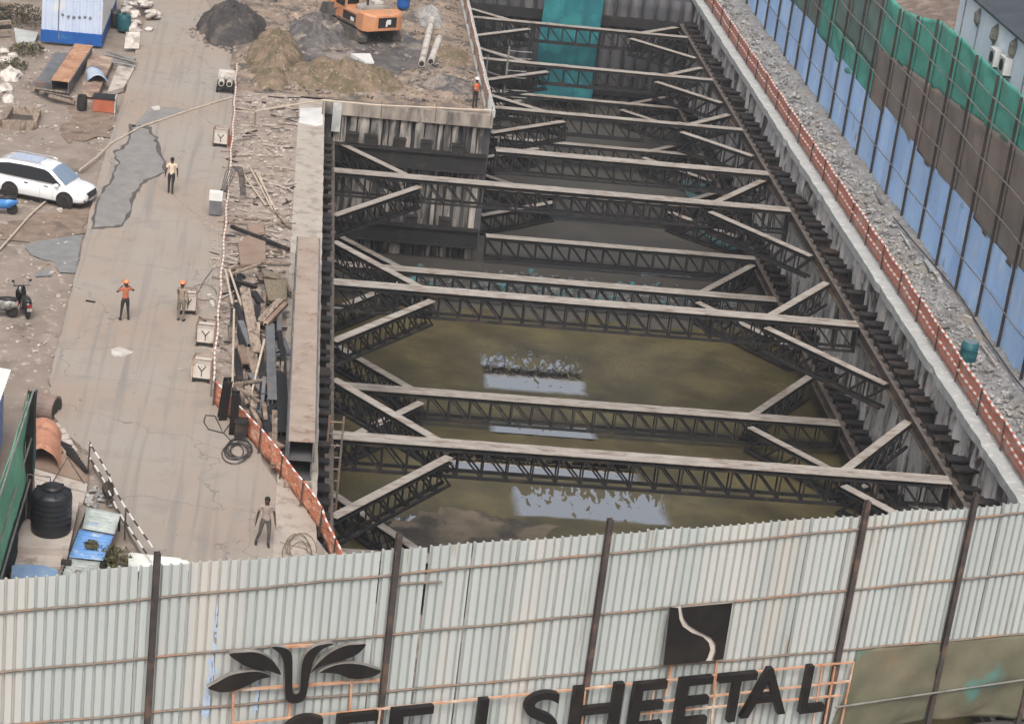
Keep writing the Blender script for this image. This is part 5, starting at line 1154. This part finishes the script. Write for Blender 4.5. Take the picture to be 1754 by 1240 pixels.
for x, y in ((150,870),(205,882),(104,988),(170,985)): p = P(x, y, .45); mb.tube([p+Vector((0,0,-.7)), p], .04, 5)
for (a_, b_) in (((150,870),(104,988)),((205,882),(170,985)),((150,870),(205,882)),((104,988),(170,985))): mb.beam(P(*a_,.43), P(*b_,.43), .05, .05)
tag(mb.build("roof_frame", steel_dk), "dark frame under the low corrugated roof beside the tank", "frame")
slab("black bar lying on the lower corrugated sheet", [(104,963),(122,964),(123,958),(105,957)], .5, .08, steel_blk, "steel_bar", "bar")
# orange tarp, drum and bits
t0 = P(78,775,-.1); mb = MB(); vs = []
for j in range(11):
    for i in range(11):
        u, v = i/10, j/10; e = min(u, 1-u, .5)*2; vs.append(t0+Vector((-.6+1.3*u-.25*v, -1.2+3.0*v-.4*u, .06+.75*max(0, math.sin(u*3.14))**.6*(1-.25*v)+.08*noise.noise(Vector((u*4, v*4, 2))))))
mb.add(vs, [(j*11+i, j*11+i+1, (j+1)*11+i+1, (j+1)*11+i) for j in range(10) for i in range(10)]); tag(mb.build("orange_tarp", tarp, smooth=True), "orange tarpaulin draped over a heap behind the green net", "tarpaulin")
a, b = P(50,690,.2), P(97,700,.2); mb = MB(); mb.tube([a, b], .48, 20); t = tag(mb.build("steel_drum", mat("rust_drum", S(150,128,116), S(120,104,98), 1.5, S(96,92,92), 1, rough=.6), smooth=False), "large rusty steel pipe section lying left of the road", "pipe section")
mb = MB(); d = (b-a).normalized(); mb.tube([b-d*.03, b+d*.012], .40, 18); mb.build("dark_mouth", steel_blk, t)
for k in range(5):
    slab("flat tan slab in the loose heap between the drum and the tarpaulin", [(84+5*k,728+9*k),(104+6*k,722+10*k),(108+6*k,730+10*k),(90+5*k,737+9*k)], -.1+.02*k, .12, slabm, "flat_slab", "slab", "flat slabs between the drum and the tarpaulin")
for k in range(9):
    bar(92+4*k, 752+4*k, .05, 122+3.4*k, 766+5.2*k, .1, .1, .1, steel_blk if k % 2 else steel_dk, "steel_strip", "strip", "black steel strip in the bundle at the road edge behind the barrier", "beam", "steel strips at the road edge")
mb = MB(); c = P(186,838,.5); mb.rock(c, .22, 1.5, sub=2); tag(mb.build("hanging_sack", mat("dark_sack", S(78,68,60), S(58,52,48), 4, rough=.9)), "dark sack hung on the striped barrier beside the road", "sack")
mb = MB(); 
for k in range(60): mb.rock(P(rr.uniform(145,190), rr.uniform(832,868), -.05), rr.uniform(.03,.12), .7, seed=k)
o = mb.build("gravel_heap", stoneg); o["kind"] = "stuff"; o["label"] = "grey gravel between the tank and the striped barrier"
# green net fence
t = thing("net_fence", "bright green net fence over dark netting with a black end post at the left edge", "fence", Vector((-7.45, 63, 0)))
ge = P(42,902,-.1); xg = ge.x; H_ = 4.85
mb = MB(); vs = []; nx, nz = 30, 24
for j in range(nz+1):
    for i in range(nx+1):
        y = ge.y-12*i/nx; v = j/nz; vs.append((xg+.10*math.sin(y*1.9+v*2)*math.sin(v*3.14)+.05*noise.noise(Vector((y*2, v*5, 3))), y, -.1+1.9*v if False else -.1+1.8*v))
mb.add(vs, [(j*(nx+1)+i, j*(nx+1)+i+1, (j+1)*(nx+1)+i+1, (j+1)*(nx+1)+i) for j in range(nz) for i in range(nx)]); o = mb.build("dark_net", netdk, t, True); s_ = o.modifiers.new("s", 'SOLIDIFY'); s_.thickness = .01
mb = MB(); vs = []
for j in range(nz+1):
    for i in range(nx+1):
        y = ge.y+.0-12*i/nx; v = j/nz; vs.append((xg+.03+.14*math.sin(y*1.3+v*3)*math.sin(v*3.14)+.05*noise.noise(Vector((y*2, v*5, 9))), y, 1.65+(H_-1.65-.10*abs(math.sin(y*1.2)))*v))
mb.add(vs, [(j*(nx+1)+i, j*(nx+1)+i+1, (j+1)*(nx+1)+i+1, (j+1)*(nx+1)+i) for j in range(nz) for i in range(nx)]); o = mb.build("green_net", netgl, t, True); s_ = o.modifiers.new("s", 'SOLIDIFY'); s_.thickness = .01
mb = MB(); mb.ibeam((xg+.1, ge.y-.1, -.2), (xg+.1, ge.y-.1, H_), .24, .26, .03, up=Vector((1,0,0))); mb.build("post", steel_blk, t)
mb = MB(); vs = []
for j in range(13):
    for i in range(5): v = j/12; vs.append((xg+.22+.02*math.sin(v*9+i), ge.y-.0+.1*i+.05*math.sin(v*5), .8+(H_-.9)*v))
mb.add(vs, [(j*5+i, j*5+i+1, (j+1)*5+i+1, (j+1)*5+i) for j in range(12) for i in range(4)]); mb.build("loose_net", netteal, t, True)
for z in (1.7, 3.2, H_):
    mb = MB(); mb.tube([(xg+.14, ge.y, z), (xg+.14, ge.y-12, z-.05)], .035, 6); mb.build("rail", railw, t)
# cabin at the left edge
t = thing("site_cabin", "blue walled cabin with white corrugated roof at the left picture edge", "cabin", P(-20,760,0)); e0, e1 = P(21,634,2.7), P(21,634,2.7)
x1, y1 = P(19,634,2.7).x, P(19,634,2.7).y; y0 = y1-7
mb = MB(); mb.box((x1-2.1, (y0+y1)/2, 1.2),(3.8, 6.6, 2.5)); mb.build("wall", bluewall, t)
mb = MB(); vs = []; N = 60
for i in range(N+1):
    for g in (0, 1): vs.append((x1-4.6*g, y0+(y1-y0)*i/N, 2.7+.5*g+.035*math.sin(i*math.pi/1.5)))
mb.add(vs, [(2*i, 2*i+1, 2*i+3, 2*i+2) for i in range(N)]); o = mb.build("roof", MATS["sheet_white"], t); s_ = o.modifiers.new("s", 'SOLIDIFY'); s_.thickness = .02
# plants
def shrub(label, c, r_, h, n_, m, seed, stems=5):
    q = random.Random(seed); t = thing("weed_bush", label, "plant", c); mb = MB(); st = MB()
    for k in range(stems):
        a = q.uniform(0, 6.28); st.tube([c, c+Vector((r_*.4*math.cos(a), r_*.4*math.sin(a), h*.6)), c+Vector((r_*.8*math.cos(a), r_*.8*math.sin(a), h))], [.02,.014,.006], 4)
    for k in range(n_):
        a = q.uniform(0, 6.28); rr_ = r_*q.random()**.6; z = h*q.uniform(.1, 1)*(1-.4*rr_/r_); p = c+Vector((rr_*math.cos(a), rr_*math.sin(a), z)); s_ = q.uniform(.05, .13)
        d = Vector((q.gauss(0,1), q.gauss(0,1), q.gauss(.3,.6))).normalized(); e = d.cross(Vector((q.gauss(0,1), q.gauss(0,1), q.gauss(0,1)))).normalized()
        mb.add([p-d*s_, p+e*s_*.45, p+d*s_, p-e*s_*.45], [(0,1,2,3)], k % 2)
    st.build("stems", steel_rust, t); mb.build("foliage", [m, leaf2], t)
shrub("dry bush growing between the low corrugated roof and the hoarding", P(188,972,-.1), .75, .8, 420, leafm, 1)
shrub("small weed growing on the blue corrugated sheet", P(156,938,.5), .22, .3, 60, leafm, 2)
shrub("dark bush at the top left beside the blue container", P(38,40,-.1), 1.6, 1.2, 900, leaf2, 3, 9)
shrub("dry weeds growing by the pale sheet left of the container", P(45,92,-.1), 1.0, .7, 420, leafm, 4)
shrub("low weeds at the left edge below the pale sheet", P(20,115,-.1), .9, .5, 300, leafm, 6)
for k in range(7):
    bar(-4, 8+8*k, .2, 18, 6+8*k, .25, .25, .2, steel_dk if k % 2 else plankm, "stacked_timber", "timber", "dark timber in the stack at the top left corner", "beam", "timbers stacked at the top left corner")
for k, (x, y, s_) in enumerate(((12,108,.5),(18,130,.6),(8,152,.45),(14,170,.35),(22,96,.3),(6,88,.3))):
    mb = MB(); mb.rock(P(x, y, .0), s_, .7, seed=k+30, sub=2); tag(mb.build("white_lump", bagm), "white crumpled lump of packing at the left edge of the yard", "litter", "white lumps of packing at the left edge")

# ================================================================== RIGHT SIDE
t = thing("plastic_barrel", "blue green plastic barrel standing on the rubble between the two right fences", "barrel", P(1655,618,.15)); o0 = P(1656,620,.1)
mb = MB(); mb.lathe(o0, [(.34,0),(.38,.1),(.38,.32),(.40,.36),(.38,.4),(.38,.62),(.40,.66),(.38,.7),(.36,.92),(.3,.96)], 22); mb.build("drum", tealp, t, True); mb = MB(); mb.lathe(o0+Vector((0,0,.955)), [(.3,0),(.3,.03)], 18); mb.build("lid", mat("barrel_lid", S(120,134,138), None, rough=.4), t)
for k, (x0,y0,x1,y1,w_) in enumerate(((1586,446,1598,464,.25),(1602,466,1612,484,.2),(1605,560,1632,556,.3),(1660,560,1668,572,.1),(1680,590,1706,625,.07),(1500,330,1512,348,.2),(1540,395,1560,425,.08),(1650,540,1676,548,.12))):
    bar(x0, y0, .25, x1, y1, .25, w_, .08, [coping, dirtywhite, railw][k % 3], "loose_board", "board", "pale loose board lying on the grey rubble below the tall fence", "beam", "loose boards on the rubble strip")
mb = MB(); mb.tube([P(1530,372,.35), P(1570,420,.35), P(1612,468,.35), P(1650,515,.35), P(1690,580,.35), P(1740,650,.35), P(1800,720,.35)], .035, 6); tag(mb.build("black_hose", hose), "black hose lying along the foot of the tall fence", "hose")
# houses behind the tall fence
t = thing("house", "white washed house wall with grey roof and air conditioners behind the tall fence", "house", Vector((38, 108, 0)))
xb = 36.0
mb = MB(); mb.box((xb+4, 106.5, 5.2),(8, 19.2, 11.1)); mb.build("wall", whitewash, t)
mb = MB(); mb.prism([(xb-.3, 95, 10.75),(xb-.3, 116.4, 10.75),(xb+9, 116.4, 12.4),(xb+9, 95, 12.4)], Vector((0,0,.12))); mb.build("roof", roofgrey, t)
for k in range(7):
    mb = MB(); mb.box((xb-.03, 97.5+2.9*k, 9.2),(.06,.09,2.2)); mb.build("wall_batten", mat("batten", S(120,124,124), S(170,176,178), 3), t)
for k in range(5):
    mb = MB(); mb.rock((xb-.02, 99+3.3*k, 10.0), .35, 1.6, seed=k+60); mb.build("fallen_plaster", mat("plaster_patch", S(150,148,136), S(110,110,102), 3), t)
mb = MB(); mb.box((xb+2.5, 104, 12.2),(2.2, 3, 1.4)); mb.build("roof_tank", dirtywhite, t)
def acunit(label, px, py):
    p = PX(px, py, xb-.25); t = thing("air_conditioner", label, "air conditioner", p, "air conditioners on the white wall")
    mb = MB(); mb.box(p,(.42,.95,.85)); mb.build("case", white, t)
    mb = MB(); mb.lathe((0,0,0), [(.3,0),(.3,.02),(.04,.03)], 20)
    for v in mb.v: v.xyz = (p.x-.215-v.z, p.y+v.x, p.z+v.y)
    mb.build("fan_grille", blackpl, t)
    mb = MB(); mb.box(p+Vector((.05,0,-.48)),(.5,1.0,.06)); mb.build("bracket", steel_dk, t)
acunit("white air conditioner on the house wall, nearer the top of the picture", 1705, 98); acunit("white air conditioner on the house wall, lower one beside the fence top", 1722, 112)
t = thing("house", "low house with brown tiled roof behind the green netting at the top", "house", Vector((38, 124, 0)))
mb = MB(); vs = []; N = 70
for i in range(N+1):
    for g in range(9): vs.append((35.2+10*g/8, 117.6+14*i/N, 7.3+.26*g+.05*abs(math.sin(i*math.pi/2))*1.3+(.03 if g % 2 else 0)))
mb.add(vs, [(i*9+g, i*9+g+1, (i+1)*9+g+1, (i+1)*9+g) for i in range(N) for g in range(8)]); o = mb.build("roof", tile, t); s_ = o.modifiers.new("s", 'SOLIDIFY'); s_.thickness = .08
mb = MB(); mb.box((40.5, 124.6, 3.5),(10, 13.4, 7.2)); mb.build("wall", dirtywhite, t)

# ================================================================== PEOPLE
SK, SH, TR, BO = 0, 1, 2, 3
def person(label, loc, yaw, shirt, trousers, hel=None, armL=((.24,-.02,1.12),(.27,-.06,.86)), armR=((-.24,-.02,1.12),(-.27,-.06,.86)),
           legL=((.10,-.04,.48),(.11,.0,.08)), legR=((-.10,-.04,.48),(-.11,.0,.08)), lean=0.0, s=1.0, vest=None, headturn=0.0, longsl=False):
    V = []; E = []; RAD = []; T = []
    def v(co, r, ty, par=None):
        V.append(Vector(co)); RAD.append(r); T.append(ty)
        if par is not None: E.append((par, len(V)-1))
        return len(V)-1
    def l(z): return -lean*(z-.93)
    pel = v((0,0,.95), .135, TR); wai = v((0,l(1.1),1.08), .125, SH, pel); che = v((0,l(1.28),1.28), .145, SH, wai); nb = v((0,l(1.42)+.005,1.43), .085, SH, che)
    nk = v((0,l(1.5)-.01,1.50), .052, SK, nb); hd = v((0,l(1.58)-.025,1.585), .082, SK, nk); ht = v((0,l(1.66)-.02,1.655), .085, SK, hd); v((0,l(1.7)-.01,1.71), .05, SK, ht)
    ns = v((0,l(1.58)-.112,1.585), .014, SK, hd); ch = v((0,l(1.53)-.085,1.53), .035, SK, hd)
    for sx in (-1, 1): v((sx*.088,l(1.59)-.015,1.59), .016, SK, hd)
    for sx, arm in ((1, armL), (-1, armR)):
        shd = v((sx*.185,l(1.39),1.385), .062, SH, nb); el, wr = Vector(arm[0])+Vector((0,l(1.1),0)), Vector(arm[1])+Vector((0,l(.9),0))
        m1 = v((Vector((sx*.19,l(1.39),1.385))+el)/2, .052, SH, shd); e = v(el, .042, SH if longsl else SK, m1); m2 = v((el+wr)/2, .038, SH if longsl else SK, e); w_ = v(wr, .027, SK, m2)
        d = (wr-el).normalized(); pm = wr+d*.07; p_ = v(pm, .034, SK, w_); side = d.cross(Vector((1,0,0))).normalized()
        for k, ln in enumerate((.075,.085,.08,.062)):
            o_ = side*(k-1.5)*.021; kn = v(pm+d*.03+o_, .011, SK, p_); md = v(pm+d*(.03+ln*.5)+o_+Vector((-sx*.008,0,0)), .0095, SK, kn); v(pm+d*(.03+ln)+o_+Vector((-sx*.022,0,0)), .008, SK, md)
        th = v(wr+d*.035-side*.035, .012, SK, p_); v(wr+d*.085-side*.055+Vector((-sx*.012,0,0)), .010, SK, th)
    for sx, leg in ((1, legL), (-1, legR)):
        hp_ = v((sx*.095,0,.88), .098, TR, pel); kn, an = Vector(leg[0]), Vector(leg[1]); md = v((Vector((sx*.095,0,.88))+kn)/2, .082, TR, hp_); k_ = v(kn, .06, TR, md)
        cf = v((kn*.62+an*.38), .056, TR, k_); a_ = v(an, .042, TR, cf); hl = v(an+Vector((0,.05,-.035)), .04, BO, a_); ft = v(an+Vector((sx*.01,-.10,-.045)), .043, BO, a_); v(an+Vector((sx*.015,-.19,-.055)), .032, BO, ft)
    me = bpy.data.meshes.new("person_skel"); me.from_pydata([tuple(x) for x in V], E, []); tmp = bpy.data.objects.new("tmp", me); COL.objects.link(tmp)
    sk = tmp.modifiers.new("skin", 'SKIN'); sk.use_smooth_shade = True
    for i, r in enumerate(RAD): me.skin_vertices[0].data[i].radius = (r, r*(.72 if i in (1,2) else 1.0) if i < 3 else r); me.skin_vertices[0].data[i].use_root = (i == 0)
    ss = tmp.modifiers.new("ss", 'SUBSURF'); ss.levels = 1
    dg = bpy.context.evaluated_depsgraph_get(); bme = bpy.data.meshes.new_from_object(tmp.evaluated_get(dg)); bpy.data.objects.remove(tmp)
    bme.materials.clear()
    for m_ in (skin, shirt, trousers, tyre): bme.materials.append(m_)
    segs = [(V[a], V[b], T[b]) for a, b in E]
    for p in bme.polygons:
        c = p.center; best = 9; bt = SK
        for a, b, ty in segs:
            ab = b-a; t_ = max(0, min(1, (c-a).dot(ab)/max(1e-9, ab.length_squared))); d = (c-(a+ab*t_)).length
            if d < best: best = d; bt = ty
        p.material_index = bt; p.use_smooth = True
    bme.name = "body"
    t = thing("person", label, "person", loc, None, yaw); t.scale = (s, s, s)
    b = bpy.data.objects.new("body", bme); COL.objects.link(b); b.parent = t
    hc = Vector((0, l(1.64)-.015, 1.64))
    mb = MB(); secs = []
    for k in range(7):
        f = k/6*1.45; r = .104*math.cos(f*1.02); secs.append([(hc.x+r*.92*math.cos(q*.5236), hc.y+.012+r*1.08*math.sin(q*.5236)*(1 if True else 0), hc.z+.012+.092*math.sin(f)) for q in range(12)])
    mb.loft(secs); local_build(mb, "hair", hairm, t, True)
    mb = MB()
    for sx in (-1, 1): mb.rock((hc.x+sx*.033, hc.y-.082, 1.605), .010, .7, sub=1)
    mb.box((hc.x, hc.y-.088, 1.545), (.05,.008,.010)); local_build(mb, "face_features", hairm, t)
    if hel:
        mb = MB(); secs = []
        for k in range(8):
            f = k/7*1.5; r = .128*math.cos(f); secs.append([(hc.x+r*math.cos(q*.3927), hc.y+r*1.15*math.sin(q*.3927), hc.z+.035+.115*math.sin(f)) for q in range(16)])
        mb.loft(secs); mb.loft([[(hc.x+.15*math.cos(q*.3927), hc.y-.02+.17*math.sin(q*.3927), hc.z+.03+.008*i) for q in range(16)] for i in (0, 1)]); local_build(mb, "helmet", hel, t, True)
    if vest:
        mb = MB(); secs = []
        for z, rx, ry in ((.98,.175,.125),(1.1,.175,.13),(1.25,.19,.14),(1.36,.18,.13),(1.43,.11,.10)):
            secs.append([(rx*math.cos(q*.3927), l(z)+ry*math.sin(q*.3927), z) for q in range(16)])
        mb.loft(secs, caps=False); o = local_build(mb, "vest", vest, t, True)
        mb = MB(); mb.loft([[(.181*math.cos(q*.3927), l(z)+.134*math.sin(q*.3927), z) for q in range(16)] for z in (1.12,1.16)], caps=False); local_build(mb, "reflective_band", dirtywhite, o)
    return t
c_tan = mat("shirt_tan", S(170,154,146), S(150,134,126), 12, rough=.9); c_org = mat("shirt_orange", S(186,112,82), S(166,96,70), 12, rough=.9); c_pk = mat("shirt_pale", S(226,206,184), S(206,186,164), 12, rough=.9)
c_gry = mat("trousers_grey", S(96,92,88), S(80,76,74), 12, rough=.9); c_dk = mat("trousers_dark", S(44,42,42), S(56,52,50), 12, rough=.9); c_kh = mat("trousers_khaki", S(132,120,106), S(112,102,92), 12, rough=.9); c_nav = mat("shirt_dark", S(34,36,42), S(46,46,50), 10, rough=.9)
h_or = mat("helmet_orange", S(226,138,92), None, rough=.35); h_wh = mat("helmet_white", S(232,228,222), None, rough=.35)
person("man in tan shirt and grey trousers walking on the road by the lower orange netting", P(452,934,.03), R(8), c_tan, c_gry, armL=((.26,.0,1.12),(.29,-.12,.88)), armR=((-.26,.02,1.12),(-.30,.02,.86)), legL=((.12,-.10,.50),(.12,-.02,.09)), legR=((-.16,-.02,.50),(-.25,.14,.10)), s=1.04, headturn=.3)
person("worker in orange shirt and orange helmet standing on the road with raised arms", P(213,549,.03), R(200), c_org, c_dk, h_or, armL=((.34,-.12,1.22),(.14,-.30,1.32)), armR=((-.36,-.06,1.28),(-.20,-.26,1.38)), legL=((.13,-.02,.48),(.17,.0,.09)), legR=((-.13,-.02,.48),(-.17,.0,.09)))
person("worker in tan shirt and orange helmet standing in front of a welding cart", P(309,550,.03), R(160), mat("shirt_khaki", S(158,142,126), S(140,124,110), 12, rough=.9), c_kh, h_or, armL=((.22,-.10,1.14),(.14,-.32,1.08)), armR=((-.25,-.02,1.12),(-.26,-.10,.88)), longsl=True)
person("man in pale shirt and dark trousers walking up the road past the wet slurry", P(292,332,.03), R(185), c_pk, c_dk, armL=((.25,.06,1.12),(.28,-.04,.88)), armR=((-.25,-.04,1.12),(-.27,-.12,.9)), legL=((.09,-.10,.49),(.09,-.06,.09)), legR=((-.07,.0,.48),(-.07,.14,.11)), s=1.05)
person("worker in orange vest and white helmet standing at the platform corner above the pit", P(812,184,.05), R(30), mat("shirt_grey", S(120,112,106), None, rough=.9), c_dk, h_wh, armL=((.26,-.06,1.14),(.16,-.26,1.06)), armR=((-.26,-.06,1.14),(-.16,-.26,1.06)), vest=mat("vest_orange", S(214,110,66), S(196,96,58), 8, rough=.8))
person("person in dark clothing standing far down on the mud in the pit", P(963,252,WZ+.1), R(20), c_nav, c_dk, s=1.0)

# the hazy air over the site
mb = MB(); mb.box((0, 60, 11.5), (600, 620, 47.4)); hz = mb.build("haze", []); hz["kind"] = "stuff"; hz.data.materials.clear()
hm = bpy.data.materials.new("haze_air"); hm.use_nodes = True; n = hm.node_tree.nodes; n.remove(n["Principled BSDF"])
pv = n.new("ShaderNodeVolumePrincipled"); pv.inputs["Density"].default_value = 0.0004; pv.inputs["Color"].default_value = (.86,.9,.95,1); pv.inputs["Anisotropy"].default_value = 0.2
hm.node_tree.links.new(pv.outputs[0], n["Material Output"].inputs["Volume"]); hz.data.materials.append(hm)
